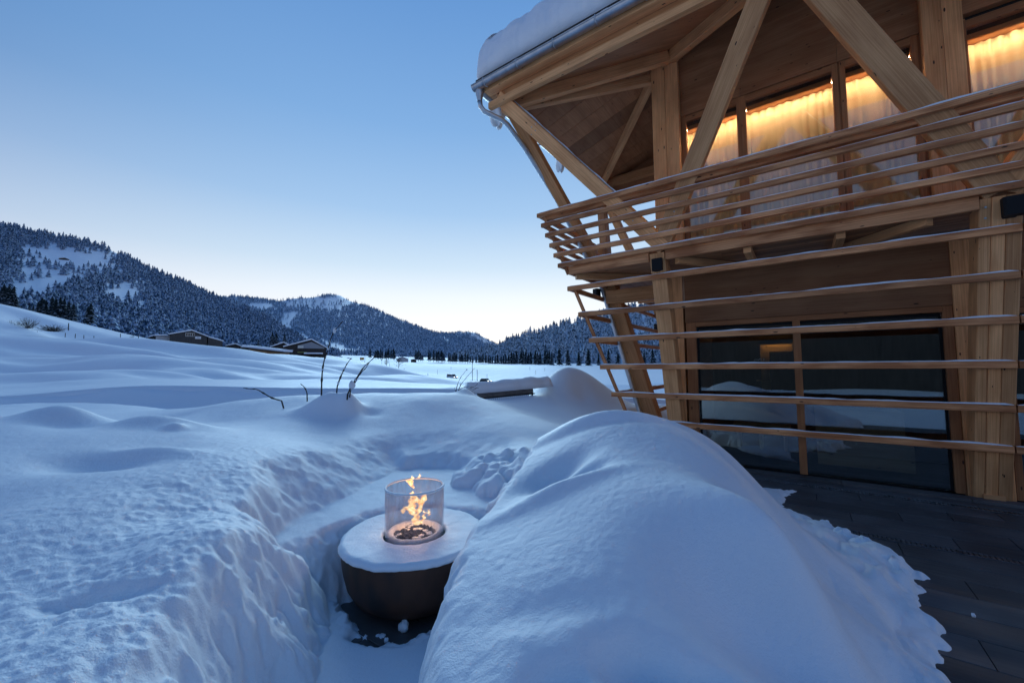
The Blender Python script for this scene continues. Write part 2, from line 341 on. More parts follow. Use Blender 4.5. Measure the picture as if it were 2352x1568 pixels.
PIT = [(-1.86, 2.95), (-1.90, 3.3), (-1.88, 3.7), (-1.76, 4.1), (-1.64, 4.7), (-1.54, 5.28), (-1.2, 5.38), (-.85, 5.38), (-.62, 5.15), (-.52, 4.75), (-.36, 4.45), (-.22, 4.1), (-.02, 3.6), (.25, 3.2), (.5, 2.6), (.3, 2.7), (-.4, 2.9), (-1.3, 2.98)]
TRENCH = [(-1.30, 3.14), (-1.39, 2.99), (-1.25, 2.7), (-1.21, 2.4), (-1.13, 1.95), (-.98, 1.55), (-.80, 1.2), (-.62, .8), (-.5, .3), (.5, .3), (.5, 2.6), (.35, 3.1), (-.1, 3.35), (-.45, 3.5), (-.77, 3.55), (-1.1, 3.45)]
BOWL = np.array([-.79, 3.27])
def zbank(x, y):
    z = _bank(x, y)
    # sculpted details
    z = z + gauss(x, y, -3.05, 6.75, .40, .28, .30) + gauss(x, y, -2.72, 6.72, .15, .2, .16) + gauss(x, y, -2.4, 6.7, .2, .15, -.05)
    z = z + gauss(x, y, -.95, 8.2, .2, .2, .14) + gauss(x, y, 1.9, 10.9, .85, .9, .60) + gauss(x, y, 1.22, 10.6, .74, .7, .60) + gauss(x, y, 2.5, 11.2, .8, .8, .25) - gauss(x, y, 1.75, 10.0, .25, .3, .12) - .50*np.exp(-((y-11.75)/.75)**2)*smooth(-x, -.9, .3)
    z = z + gauss(x, y, -6.0, 5.35, .50, .30, .20) + gauss(x, y, -4.55, 5.15, .62, .28, .17, .1) + gauss(x, y, -5.4, 4.95, .5, .2, -.06) + gauss(x, y, -4.1, 4.9, .12, .10, .06)
    z = z + gauss(x, y, -3.35, 3.75, .45, .15, .07, -.1) + gauss(x, y, -3.55, 3.45, .5, .2, -.08, -.1) + gauss(x, y, -1.72, 1.72, .12, .05, -.10, .5) + gauss(x, y, -4.0, 2.4, .5, .3, -.07)
    z = z + .05*fbm(x*.8+3, y*.8, 2) + .008*fbm(x*3, y*3, 3)
    rough = smooth(x, -3.6, -1.6)*smooth(y, .5, 1.5)*(1-smooth(y, 3.6, 5.2))*(1-smooth(x, -1.0, -.5))
    z = z + rough*(.006*fbm(x*9, y*9, 3)+.010*fbm(x*26, y*26, 3)) + .0025*fbm(x*26, y*26, 2)
    # seat ledge
    d = sdpoly(x, y, PIT) + .09*fbm(x*3.2, y*3.2, 3) + .035*fbm(x*12, y*12, 2)
    soft = .10 + .30*smooth(-x, 1.4, 1.7)*smooth(y, 3.0, 3.8)
    z = z - .15*(1-smooth(-d, -.05, .85))                      # rounded brow along the seat wall
    d2 = sdpoly(x, y, TRENCH) + .11*fbm(x*3.5, y*3.5, 3) + .035*fbm(x*14, y*14, 2)
    z = z - .20*(1-smooth(-d2, -.05, .65))*smooth(-x, .6, 1.0)*(1-smooth(y, 2.8, 3.4))
    ledge = -1.315 + .02*fbm(x*1.5, y*1.5, 2) + .008*fbm(x*8, y*8, 2)
    # broken clods of snow heaped between the seat and the mound
    cl = np.zeros(x.shape)
    for cx, cy, cr, ch in ((-.50, 4.62, .15, .20), (-.33, 4.72, .14, .24), (-.16, 4.30, .16, .22), (-.30, 4.38, .10, .14), (-.06, 3.80, .13, .16), (.02, 4.02, .15, .24), (-.14, 4.62, .20, .28), (.05, 4.5, .22, .36), (-.40, 5.02, .16, .24), (-.12, 5.0, .24, .34), (.10, 5.1, .2, .36), (.12, 3.55, .11, .15), (.16, 4.2, .18, .38), (-.62, 4.9, .10, .10)):
        q = np.clip(1-((x-cx)**2+(y-cy)**2)/(cr*1.25*(1+.5*fbm(x*7+cx*9, y*7, 2)))**2, 0, 1); cl = np.maximum(cl, ch*np.sqrt(q)*(1+.32*fbm(x*8+cx*5, y*8+cy*5, 2)))
    cl = cl*.85; z = np.maximum(z, np.where(cl > 0, -1.33+cl, -9))
    lump = smooth(x, -.55, .05)*smooth(y, 2.9, 3.5)*(1-smooth(d, .10, .42))
    ledge = ledge + 0*lump
    f = np.clip((d+soft*1.5)/(soft*1.5+.03), 0, 1); f = 1-np.sqrt(1-f*f*(3-2*f))
    z = z*(1-f) + np.minimum(z, np.where(cl > 0, -1.33+cl, ledge))*f
    z = np.where(cl > 0, np.maximum(z, np.minimum(-1.33+cl, z+.5*cl)), z)
    # trench in front of the bowl
    r = np.hypot(x-BOWL[0], y-BOWL[1])
    floor = -1.735 + .015*fbm(x*2, y*2, 3) - .095*(1-smooth(r+.22*fbm(x*4, y*4, 4), .50, .66)) + (.085*fbm(x*10, y*10, 4)+.02*fbm(x*40, y*40, 2))*(1-smooth(r, .5, .7))
    f2 = np.clip((d2+.05*fbm(x*9+z*6, y*9-z*6, 3)+.42)/.45, 0, 1); f2 = 1-np.sqrt(1-f2*f2*(3-2*f2))
    z = z*(1-f2) + np.minimum(z, floor)*f2
    return z
nA, mA = 590, 680
yy = np.exp(np.linspace(math.log(.62), math.log(14.6), nA)); aa = np.linspace(-1.75, 1.25, mA)
Yg, Ag = np.meshgrid(yy, aa, indexing='ij'); Xg = Yg*Ag; Zg = zbank(Xg, Yg)
# keep clear of the terrace and the house
def st_of(x, y): return x*e1[0]+y*e1[1], x*e2[0]+y*e2[1]
Sg, Tg = st_of(Xg, Yg)
PAV = [(.25, .3), (.3, 2.2), (.55, 3.0), (.75, 3.9), (1.2, 5.0), (1.9, 5.9), (2.35, 7.0), (3.1, 8.2), (2.6, 9.6), (6, 14), (20, 10), (20, 0)]
fp = smooth(sdpoly(Xg, Yg, PAV), -.1, .35)
Zg = Zg*(1-fp) + np.minimum(Zg, -2.05)*fp
# lumps on the steep cut faces: push sideways a little so they are not smooth ramps
gz = np.gradient(Zg, axis=0)/np.maximum(np.gradient(Yg, axis=0), 1e-6); gx = np.gradient(Zg, axis=1)/np.maximum(np.gradient(Xg, axis=1), 1e-6)
st_ = smooth(np.hypot(gz, gx), .7, 1.8)
nz3 = fbm(Xg*4+Zg*5, Yg*4-Zg*4, 4)
Xg = Xg + st_*.035*nz3; Yg2 = Yg + st_*.02*fbm(Yg*4+Zg*5+9, Xg*4+Zg*3, 3)
gridobj('snow_bank', np.stack([Xg, Yg2, Zg], -1), SNOW, 'deep smooth snow banks round the dug-out fire pit')
# ---- big rounded mound in the right foreground
topp = [(-.30, 1.2, -1.22), (0, 1.2, -1.13), (.7, 1.1, -1.12), (1.15, 1.2, -1.18), (1.7, 1.3, -1.5), (-.28, 1.6, -1.14), (-.26, 1.9, -1.09), (.6, 2, -.92), (1.3, 2, -.96), (-.15, 2.5, -1.0), (-.02, 3.1, -.90), (.55, 3, -.75), (1.25, 3, -.74), (1.75, 3.1, -.93),
    (.22, 3.85, -.74), (.62, 4.3, -.575), (1.08, 4.5, -.53), (1.5, 4.4, -.59), (1.88, 4.3, -.70), (2.22, 4.1, -.93), (1.6, 2.6, -1.03), (1.25, 1.95, -1.06), (1.1, 5.2, -.9), (.4, 4.8, -.93), (2, 5.2, -1.2), (.6, .6, -1.3), (-.2, .6, -1.34), (1.6, .6, -1.45),
    (2.66, 3.92, -1.46), (3.0, 3.9, -1.60), (3.3, 4.3, -1.70), (2.10, 2.75, -1.50), (2.5, 2.9, -1.62), (1.72, 2.0, -1.46), (2.1, 2.1, -1.60), (2.8, 5.0, -1.6), (.9, 6, -1.5), (.3, 5.4, -1.3), (2.8, 3.1, -1.68), (2.2, .8, -1.6)]
_mound = rbf([(p[0], p[1]) for p in topp], [p[2] for p in topp], .3)
MBASE = [(-.43, .45), (-.43, 1.4), (-.45, 2.0), (-.42, 2.5), (-.30, 2.95), (-.07, 3.5), (.08, 4.1), (.22, 4.9), (.5, 5.6), (1.3, 6.0), (2.2, 5.9), (2.75, 5.55), (3.05, 5.15), (3.42, 4.86), (3.62, 4.2), (3.42, 3.55), (2.93, 2.97), (2.5, 2.42), (2.2, 1.8), (2.05, .45)]
TONGUE = [(2.3, 5.6), (2.9, 5.9), (3.5, 5.95), (4.05, 5.78), (3.75, 5.5), (3.35, 5.05), (2.8, 4.9)]
nC, mC = 470, 470
yc = .45 + 5.7*np.linspace(0, 1, nC)**1.25; xc = np.linspace(-.6, 4.2, mC)
Yc, Xc = np.meshgrid(yc, xc, indexing='ij'); z = _mound(Xc, Yc)
z = z + gauss(Xc, Yc, .33, 3.15, .30, .13, -.13, .6) + gauss(Xc, Yc, .50, 2.95, .17, .08, -.10, .5) + gauss(Xc, Yc, .30, 2.74, .45, .08, .06, .28) + gauss(Xc, Yc, .95, 4.02, .7, .11, .045, .1) + gauss(Xc, Yc, .9, 3.85, .7, .10, -.03, .1)
z = z + gauss(Xc, Yc, .45, 1.52, .15, .10, -.17) + gauss(Xc, Yc, .68, 1.46, .13, .08, -.16) + gauss(Xc, Yc, .15, 1.42, .12, .10, -.12) + gauss(Xc, Yc, .16, 1.75, .3, .1, -.03)
z = z + .03*fbm(Xc*.9, Yc*.9, 2) + .006*fbm(Xc*9, Yc*9, 3)*smooth(fbm(Xc*.8+5, Yc*.8, 2), -.2, .3) + .0035*fbm(Xc*30, Yc*30, 2)
# slumped folds on the flank that runs out over the paving
flank = smooth(Xc-.30*(Yc-2.5), 1.7, 2.6)
q1 = (Xc*.87-Yc*.5); q2 = (Xc*.5+Yc*.87)
z = z + flank*(.16*fbm(q1*2.2+3, q2*.9+2, 3)+.10*np.abs(fbm(q1*4.5, q2*2+7, 3)))
db = sdpoly(Xc, Yc, MBASE); right = smooth(Xc, 1.2, 2.4)
db = db + right*(.22*fbm(Xc*3.3, Yc*3.3, 3)+.06*fbm(Xc*11, Yc*11, 2)) + (1-right)*(.05*fbm(Xc*6, Yc*6, 3)+.02*fbm(Xc*18, Yc*18, 2))
wid = .21*(1-right)+.20*right; pf = np.clip((db+.02)/wid, 0, 1); pf = np.sqrt(np.clip(1-(1-pf)**2, 0, 1))
base = -1.9; zz = base + (np.maximum(z, -1.74)-base)*pf
dt_ = sdpoly(Xc, Yc, TONGUE)+.10*fbm(Xc*5, Yc*5, 3)+.05*fbm(Xc*16, Yc*16, 2); pt = np.clip(dt_/.16, 0, 1); zt = base + (.10+.05+.06*smooth(dt_, .1, .6)+.02*fbm(Xc*3, Yc*3, 3))*np.sqrt(np.clip(1-(1-pt)**2, 0, 1))
Zc = np.maximum(zz, zt)
gy = np.gradient(Zc, axis=0)/np.gradient(Yc, axis=0); gx = np.gradient(Zc, axis=1)/np.gradient(Xc, axis=1); sC = smooth(np.hypot(gy, gx), .8, 2.2)
Xc2 = Xc + sC*.02*fbm(Yc*4+Zc*6, Zc*5+Xc*3, 4)
gridobj('snow_mound', np.stack([Xc2, Yc, Zc], -1), SNOW, 'big rounded mound of snow in the right foreground beside the paving')
# loose lumps of snow along the foot of the mound and in the pit
for k, (u, v, zc, r) in enumerate([(1878, 1212, -1.76, .085), (1895, 1205, -1.76, .06), (1935, 1235, -1.74, .11), (1985, 1252, -1.73, .10), (2052, 1300, -1.72, .11), (2070, 1325, -1.74, .08), (2020, 1290, -1.75, .07), (1845, 1196, -1.77, .05)]):
    p = atZ(u, v, zc)
    tag(obj('snow_lump', MB().blob(p, r, (1, .8, .75), k, 10), None, SNOW, True), ['round snow clod at the upper edge of the mound on the paving', 'small snow clod beside the upper round clod', 'wide snow clod above the square drain', 'snow clod right of the drain cover', 'upright lump of snow standing at the mound edge on the boards', 'small clod below the upright snow lump', 'clod between drain cover and upright lump', 'tiny clod at the top of the mound edge'][k], 'snow lump', 'snow clods along the mound edge')
for k, (u, v, r, lb) in enumerate([(928, 1446, .034, 'white snow chunk on the dark wet ground under the bowl'), (998, 1465, .02, 'small snow crumb right of the white chunk under the bowl'), (887, 1473, .014, 'tiny snow crumb left of the chunk under the bowl'), (2236, 1415, .012, 'tiny snow crumb alone on the dark paving')]):
    p = atZ(u, v, G+.01)
    tag(obj('snow_crumb', MB().blob(p+np.array([0, 0, r*.7]), r, (1, .9, 1.1), k+20, 8), None, SNOWFINE, True), lb, 'snow lump', 'loose snow crumbs')
# ---- the open fields out to the foot of the hills (elevation ratio over azimuth and log distance)
fp_ = [(-500, 915, 12.5), (-300, 915, 13), (0, 912, 12.5), (300, 887, 13), (700, 891, 13), (1000, 892, 13), (1300, 906, 13), (1700, 925, 13), (2300, 930, 13),
    (-300, 886, 20), (0, 888, 20), (300, 874, 20), (700, 878, 20), (1000, 883, 22), (1300, 894, 20), (1700, 905, 20), (2300, 905, 20),
    (-300, 850, 35), (0, 858, 35), (300, 850, 38), (550, 859, 40), (700, 866, 40), (870, 871, 45), (955, 877, 48), (1040, 881, 50), (1250, 892, 50), (1700, 885, 50), (2300, 885, 50),
    (-300, 780, 60), (0, 797, 60), (250, 815, 60), (400, 823, 60), (600, 836, 60), (750, 852, 65), (870, 861, 80), (955, 869, 88), (1040, 875, 88), (1200, 890, 85), (870, 853, 130), (955, 862, 130), (1040, 871, 122), (1700, 875, 90),
    (-300, 700, 95), (0, 738, 95), (150, 768, 100), (300, 790, 110), (400, 800, 120), (560, 811, 120), (680, 818, 130), (800, 834, 130),
    (-300, 640, 130), (-150, 668, 130), (0, 699, 130), (120, 727, 140), (250, 758, 150), (330, 776, 160), (400, 787, 165), (495, 798, 165), (570, 807, 170), (745, 819, 180), (830, 832, 200),
    (1040, 868, 159), (1120, 878, 138), (1250, 893, 108), (950, 858, 178), (870, 845, 205), (1400, 868, 150), (1700, 862, 150),
    (1000, 846, 220), (1200, 852, 220), (1400, 857, 200), (1600, 860, 180), (2300, 860, 200), (1000, 836, 350), (1200, 839, 350), (1500, 843, 330), (1800, 845, 330), (2300, 845, 330),
    (900, 829, 450), (1100, 833, 480), (1300, 837, 450), (1550, 840, 420), (600, 815, 300), (700, 818, 350), (800, 823, 400), (2300, 840, 500),
    (0, 760, 250), (200, 785, 250), (-300, 720, 250), (100, 800, 400), (400, 808, 400), (-300, 780, 400), (400, 805, 260)]
fq = [(ray(u, v)/ray(u, v)[1], Y) for u, v, Y in fp_]
_field = rbf([(q[0], math.log(Y)*.9) for q, Y in fq], [q[2] for q, Y in fq], .12)
def zfield(x, y):
    x = np.asarray(x, float); y = np.asarray(y, float)
    k = _field(x/y, np.log(y)*.9)
    und = fbm(x/y*2.3+np.log(y)*1.6, np.log(y)*5.0, 2)*.055*smooth(y, 15, 32)*(1-smooth(y, 70, 140))*(1-.6*smooth(x/y, -.35, -.05)) + .003*fbm(x/y*9+2, np.log(y)*14, 2)*smooth(y, 14, 25)*(1-smooth(y, 110, 200))
    return y*(k+und)
def ground(u, v, Y):           # ground point below the pixel column u at distance Y
    p = atY(u, v, Y); p[2] = float(zfield(p[0], p[1])); return p
nB, mB = 330, 420
yb = np.exp(np.linspace(math.log(12.6), math.log(720), nB)); ab = np.linspace(-2.3, 2.0, mB)
Yb, Ab = np.meshgrid(yb, ab, indexing='ij'); Xb = Yb*Ab; Zb = zfield(Xb, Yb)
Zb[0] -= .6; Zb[1] -= .2
# cleared, slushy road: a shallow cut across the fields
RC = [(700, 826, 420), (800, 831, 300), (850, 841, 225), (900, 850, 192), (955, 859, 172), (1040, 868, 153), (1120, 878, 137), (1200, 887, 124), (1300, 896, 112), (1500, 905, 100)]
RP = np.array([ground(*q) for q in RC])
def road_xy(n=160):
    t = np.linspace(0, len(RP)-1, n); i = np.minimum(t.astype(int), len(RP)-2); f = (t-i)[:, None]
    P = [RP[max(0, k-1)] for k in i], [RP[k] for k in i], [RP[k+1] for k in i], [RP[min(len(RP)-1, k+2)] for k in i]
    p0, p1, p2, p3 = map(np.array, P)
    return .5*((2*p1)+(-p0+p2)*f+(2*p0-5*p1+4*p2-p3)*f**2+(-p0+3*p1-3*p2+p3)*f**3)
RX = road_xy()
sub = (Yb > 80) & (Yb < 450)
dR = np.full(Xb.shape, 1e9)
for p in RX[::2]: dR = np.where(sub, np.minimum(dR, np.hypot(Xb-p[0], Yb-p[1])), dR)
Zb = Zb + .18*np.exp(-((dR-8)/2.6)**2) - .5*(1-smooth(dR, 3.6, 6.5))
gridobj('snow_field', np.stack([Xb, Yb, Zb], -1), SNOWFAR, 'rolling snow covered meadows running out to the wooded hills')
ROADM = noise_mat('slushy_road', (.10, .105, .12), (.42, .43, .46), .35, rough=.5, rs=(1, 1, 1), lo=.42, hi=.62)
tng = np.gradient(RX, axis=0); tng[:, 2] = 0; tng /= np.linalg.norm(tng, axis=1)[:, None]; nr_ = np.stack([-tng[:, 1], tng[:, 0], np.zeros(len(tng))], 1)
offs = np.array([-3.6, -2, 0, 2, 3.6])
Rg = RX[:, None, :] + nr_[:, None, :]*offs[None, :, None]; Rg[..., 2] = np.array(zfield(RX[:, 0], RX[:, 1]))[:, None] - .30 + .05*(np.abs(offs) < 1)[None]
gridobj('road', Rg, ROADM, 'cleared slushy road curving through the snowy valley')
# ---- snow covered ground behind and beside the camera
Xs, Ys = np.meshgrid(np.linspace(-90, 120, 60), np.linspace(-120, .5, 40)); Zs = -1.95 + .5*fbm(Xs*.12, Ys*.12, 3)*smooth(-Ys, 4, 12)-.1
gridobj('snow_yard', np.stack([Xs, Ys, Zs], -1), SNOWFAR, 'snow covered yard behind the viewpoint')
Xs, Ys = np.meshgrid(np.linspace(4.6, 130, 50), np.linspace(.4, 26, 30)); Zs = -2.05+0*Xs
gridobj('snow_yard', np.stack([Xs, Ys, Zs], -1), SNOWFAR, 'snow covered ground under and behind the timber house')
# ---- mountains: (crest, foot) read from the photograph, each standing at its own distance
def interp(pl, u): a = np.array(pl, float); return np.interp(u, a[:, 0], a[:, 1])
HILLS = {}
def hill(key, label, crest, foot, Yf, Yc, n=170, m=50, rel=.03):
    u0, u1 = crest[0][0], crest[-1][0]; U = np.linspace(u0, u1, n); J = np.linspace(0, 1, m)
    P = np.zeros((n, m+6, 3))
    yf = interp(Yf, U); yc_ = interp(Yc, U)
    for i, u in enumerate(U):
        vc, vf = interp(crest, u), interp(foot, u)
        for j, q in enumerate(J):
            v = vf+(vc-vf)*q; Y = yf[i]+(yc_[i]-yf[i])*q**1.15
            Y *= 1+rel*float(fbm(np.array([u*.012]), np.array([q*3.1+7]), 3)[0])
            P[i, j] = atY(u, v, Y)
        d = P[i, m-1]-P[i, 0]; d[2] = 0; d /= max(1e-6, np.linalg.norm(d)); hgt = P[i, m-1, 2]-P[i, 0, 2]
        for k in range(6):
            P[i, m+k] = P[i, m-1] + d*hgt*.5*(k+1) - np.array([0, 0, hgt*.02+hgt*.42*(k*.5)])
        P[i, 0, 2] -= 3
    gridobj('hill', P, SNOWFAR, label)
    HILLS[key] = (U, P[:, :m], crest, foot)
hill('left', 'steep wooded hillside rising on the left', [(-420, 440), (-200, 468), (0, 515), (60, 529), (130, 543), (200, 556), (250, 574), (300, 595), (340, 617), (400, 640), (450, 662), (500, 685), (560, 710), (620, 736), (680, 776), (735, 812), (780, 826)],
    [(-420, 760), (-50, 760), (100, 765), (250, 785), (330, 795), (500, 812), (700, 822), (780, 830)], [(-420, 240), (0, 270), (300, 330), (780, 620)], [(-420, 1000), (0, 1150), (500, 1250), (780, 800)])
hill('middle', 'broad forested mountain with a ski run behind the village', [(440, 690), (500, 682), (540, 681), (600, 686), (640, 693), (670, 686), (720, 683), (755, 676), (780, 678), (805, 692), (850, 705), (900, 728), (960, 751), (1000, 765), (1040, 768), (1075, 770), (1100, 784), (1128, 797), (1150, 815), (1180, 832)],
    [(440, 818), (700, 822), (900, 829), (1050, 832), (1180, 836)], [(440, 900), (700, 950), (1180, 1300)], [(440, 2400), (760, 2700), (1000, 2400), (1180, 2300)])
hill('far', 'small rocky peak at the far end of the valley', [(985, 775), (1010, 768), (1030, 765), (1045, 764), (1055, 760), (1063, 764), (1075, 762), (1090, 764), (1105, 771), (1122, 781), (1140, 790), (1160, 800), (1190, 815)], [(985, 812), (1190, 825)], [(985, 2700), (1190, 2700)], [(985, 3600), (1190, 3600)], 60, 24)
hill('right', 'frosted forest hill on the right side of the valley', [(1040, 826), (1085, 812), (1130, 803), (1180, 782), (1240, 762), (1290, 747), (1340, 738), (1400, 723), (1440, 711), (1500, 701), (1600, 695), (1800, 690), (2200, 690), (2900, 700)],
    [(1040, 832), (1300, 838), (1500, 841), (1800, 842), (2900, 842)], [(1040, 640), (1300, 520), (1500, 470), (2900, 470)], [(1040, 1000), (1300, 900), (1500, 850), (2900, 850)])
# ---- conifers
def tree_tmpl(seed, layers, spikes, wdt=.2, droop=.10):
    """unit-height conifer: drooping, jagged whorls round a thin stem"""
    g = np.random.default_rng(seed); V = []; F = []; M = []
    for l in range(layers):
        f = (l+.2)/layers; zt = .10+.90*(f+1.15/layers); zt = min(zt, 1.0); zb = .07+.90*f
        r = wdt*(1-f)**.85*(1+.18*g.standard_normal()*.5)+.012; a0 = g.random()*6.28
        top = len(V); V.append((0, 0, zt)); ring = []
        for k in range(spikes*2):
            a = a0+math.pi*k/spikes+.12*g.standard_normal(); rr = r*(1+.22*g.standard_normal()) if k % 2 == 0 else r*.52
            ring.append(len(V)); V.append((rr*math.cos(a), rr*math.sin(a), zb-(droop/layers*2.2 if k % 2 == 0 else -.10/layers)))
        for k in range(len(ring)):
            F.append((top, ring[k], ring[(k+1) % len(ring)])); M.append(0)
    return np.array(V), np.array(F), np.array(M)
def foliage_mat(name, dark, light, amount, scale, rough=.8):
    m = mat(name, dark, rough); b_ = m.node_tree.nodes['Principled BSDF']; b_.inputs['Specular IOR Level'].default_value = .1
    tc = N(m, 'ShaderNodeTexCoord'); ns = N(m, 'ShaderNodeTexNoise'); ns.inputs['Scale'].default_value = scale; ns.inputs['Detail'].default_value = 3; Lk(m, tc.outputs['Object'], ns.inputs['Vector'])
    ge = N(m, 'ShaderNodeNewGeometry'); sp = N(m, 'ShaderNodeSeparateXYZ'); Lk(m, ge.outputs['True Normal'], sp.inputs[0])
    ab_ = N(m, 'ShaderNodeMath', operation='ABSOLUTE'); Lk(m, sp.outputs[2], ab_.inputs[0])
    ad = N(m, 'ShaderNodeMath', operation='MULTIPLY_ADD'); Lk(m, ab_.outputs[0], ad.inputs[0]); ad.inputs[1].default_value = .35; Lk(m, ns.outputs[0], ad.inputs[2])
    r = ramp(m, ad.outputs[0], [(amount, dark), (amount+.16, light)]); Lk(m, r.outputs[0], b_.inputs['Base Color']); return m
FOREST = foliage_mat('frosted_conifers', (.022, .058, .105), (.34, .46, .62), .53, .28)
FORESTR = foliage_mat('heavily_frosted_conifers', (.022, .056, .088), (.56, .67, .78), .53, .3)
FORESTM = foliage_mat('hazed_far_conifers', (.06, .125, .20), (.45, .59, .75), .51, .16)  # distance haze put into the colours: paler, bluer needles and frost
DARKCON = foliage_mat('dark_conifers', (.010, .022, .026), (.34, .42, .50), .68, 9.0)
def scatter(tm, P, H, W=None):
    """merge scaled, turned copies of templates tm at points P"""
    Vs = []; Fs = []; n0 = 0; pick = rng.integers(0, len(tm), len(P)); ang = rng.random(len(P))*6.28; W = np.ones(len(P)) if W is None else W
    for k, (tv, tf, _) in enumerate(tm):
        I = np.where(pick == k)[0]
        if len(I) == 0: continue
        c, s = np.cos(ang[I])[:, None], np.sin(ang[I])[:, None]; h = H[I][:, None]; w_ = (W[I]*H[I])[:, None]
        X = (tv[None, :, 0]*c-tv[None, :, 1]*s)*w_ + P[I, 0][:, None]; Y = (tv[None, :, 0]*s+tv[None, :, 1]*c)*w_ + P[I, 1][:, None]; Z = tv[None, :, 2]*h + P[I, 2][:, None]
        Vs.append(np.stack([X, Y, Z], -1).reshape(-1, 3)); Fs.append((tf[None]+(np.arange(len(I))*len(tv))[:, None, None]).reshape(-1, 3)+n0); n0 += len(I)*len(tv)
    return np.vstack(Vs), np.vstack(Fs)
def in_any(u, v, polys, na=16): 
    r = np.zeros(u.shape, bool)
    for p in polys: r |= sdpoly(u, v, p)+na*fbm(u*.055, v*.075, 3) > 0
    return r
def forest(key, n, tm, hm, mt, label, clear=(), thin=()):
    U, P, crest, foot = HILLS[key]; nu, m = P.shape[:2]
    a = rng.random(n*2)*(nu-1.001); b_ = rng.random(n*2)**.9*(m-1.01); ncrest = int(nu*3); a[:ncrest] = rng.random(ncrest)*(nu-1.001); b_[:ncrest] = m-1.02-rng.random(ncrest)*1.5
    i = a.astype(int); j = b_.astype(int); fa = (a-i)[:, None]; fb = (b_-j)[:, None]
    Q = (P[i, j]*(1-fa)+P[i+1, j]*fa)*(1-fb)+(P[i, j+1]*(1-fa)+P[i+1, j+1]*fa)*fb
    u, v = projN(Q); keep = ~(in_any(u, v, clear, 5 if key == 'middle' else 12) & (rng.random(len(u)) < (.985 if key == 'middle' else .95))); th = in_any(u, v, thin); keep &= ~(th & (rng.random(len(u)) < .80))
    Q = Q[keep][:n]; H = hm*(.48+.55*rng.random(len(Q))+.5*rng.random(len(Q))**3); 
    V, F = scatter(tm, Q-np.array([0, 0, .5]), H, 1.25+.4*rng.random(len(Q)))
    c = V.mean(0); o = bpy.data.objects.new('forest', mesh_of('forest', V, F, mt, False, None, None, c)); C.objects.link(o); o.location = (c[0], c[1], c[2]+EYE)
    tag(o, label, 'forest', None, 'stuff')
T_far = [tree_tmpl(100+k, 3, 4, .21) for k in range(4)]
T_mid = [tree_tmpl(200+k, 5, 5, .20) for k in range(6)]
T_right = [tree_tmpl(250+k, 6, 5, .20) for k in range(6)]
CL = [[(95, 585), (150, 572), (190, 580), (235, 590), (255, 607), (200, 622), (130, 610), (90, 600)], [(30, 660), (75, 640), (130, 628), (175, 632), (150, 660), (110, 690), (40, 702)], [(250, 662), (275, 655), (308, 668), (310, 695), (285, 705), (262, 690)]]
TH = [[(60, 560), (260, 575), (280, 625), (170, 650), (30, 700), (20, 640)], [(235, 645), (330, 655), (330, 720), (250, 710)]]
forest('left', 15000, T_mid, 16, FOREST, 'frost covered spruce forest on the steep left hillside', CL, TH)
SK = [[(652, 716), (690, 715), (682, 728), (664, 745), (672, 762), (705, 770), (722, 790), (690, 792), (652, 766), (645, 745)], [(560, 700), (600, 697), (640, 704), (600, 712), (575, 708)], [(735, 688), (775, 678), (800, 686), (760, 695)], [(730, 770), (800, 800), (860, 812), (760, 812)]]
THM = [[(640, 690), (700, 684), (800, 680), (830, 700), (740, 712), (660, 710)], [(1000, 770), (1040, 772), (1030, 790)]]
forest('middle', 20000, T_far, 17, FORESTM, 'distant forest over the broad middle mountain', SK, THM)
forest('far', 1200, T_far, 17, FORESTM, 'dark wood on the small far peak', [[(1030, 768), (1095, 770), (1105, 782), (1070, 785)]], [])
forest('right', 7500, T_right, 16, FORESTR, 'snow laden spruce forest on the right hill')
# ================================================================ paved terrace
STONE = noise_mat('terrace_board', (.045, .043, .045), (.105, .10, .10), 2.2, rough=.55, bump=.2, bdist=.004, rs=(1, 1, 1), lo=.3, hi=.7)
def _stone_var(m):
    b_ = m.node_tree.nodes['Principled BSDF']; oi = N(m, 'ShaderNodeObjectInfo'); src = b_.inputs['Base Color'].links[0].from_socket
    hv = N(m, 'ShaderNodeHueSaturation'); mr = N(m, 'ShaderNodeMapRange'); mr.inputs['To Min'].default_value = .7; mr.inputs['To Max'].default_value = 1.25
    Lk(m, oi.outputs['Random'], mr.inputs[0]); Lk(m, mr.outputs[0], hv.inputs['Value']); Lk(m, src, hv.inputs['Color']); Lk(m, hv.outputs[0], b_.inputs['Base Color'])
    tc = N(m, 'ShaderNodeUVMap'); mp = N(m, 'ShaderNodeMapping'); mp.inputs['Scale'].default_value = (1.2, 40, 1); ns = N(m, 'ShaderNodeTexNoise'); ns.inputs['Scale'].default_value = 1.0; ns.inputs['Detail'].default_value = 4
    Lk(m, tc.outputs[0], mp.inputs[0]); Lk(m, mp.outputs[0], ns.inputs['Vector']); mr2 = N(m, 'ShaderNodeMapRange'); mr2.inputs['To Min'].default_value = .35; mr2.inputs['To Max'].default_value = .75
    Lk(m, ns.outputs[0], mr2.inputs[0]); Lk(m, mr2.outputs[0], b_.inputs['Roughness'])
_stone_var(STONE)
GRATE = noise_mat('drain_steel', (.10, .11, .12), (.2, .21, .23), 12, rough=.4, metal=.8)
base = MB(); base.slab([B(-4.5, .2, G-.05), B(4.2, .2, G-.05), B(4.2, 8.3, G-.05), B(-4.5, 8.3, G-.05)], .15)
terr = tag(obj('terrace', base, None, mat('terrace_bed', (.02, .02, .02), .9)), 'dark boarded terrace paved in staggered courses before the house', None, None, 'structure')
t = 7.40; row = 0
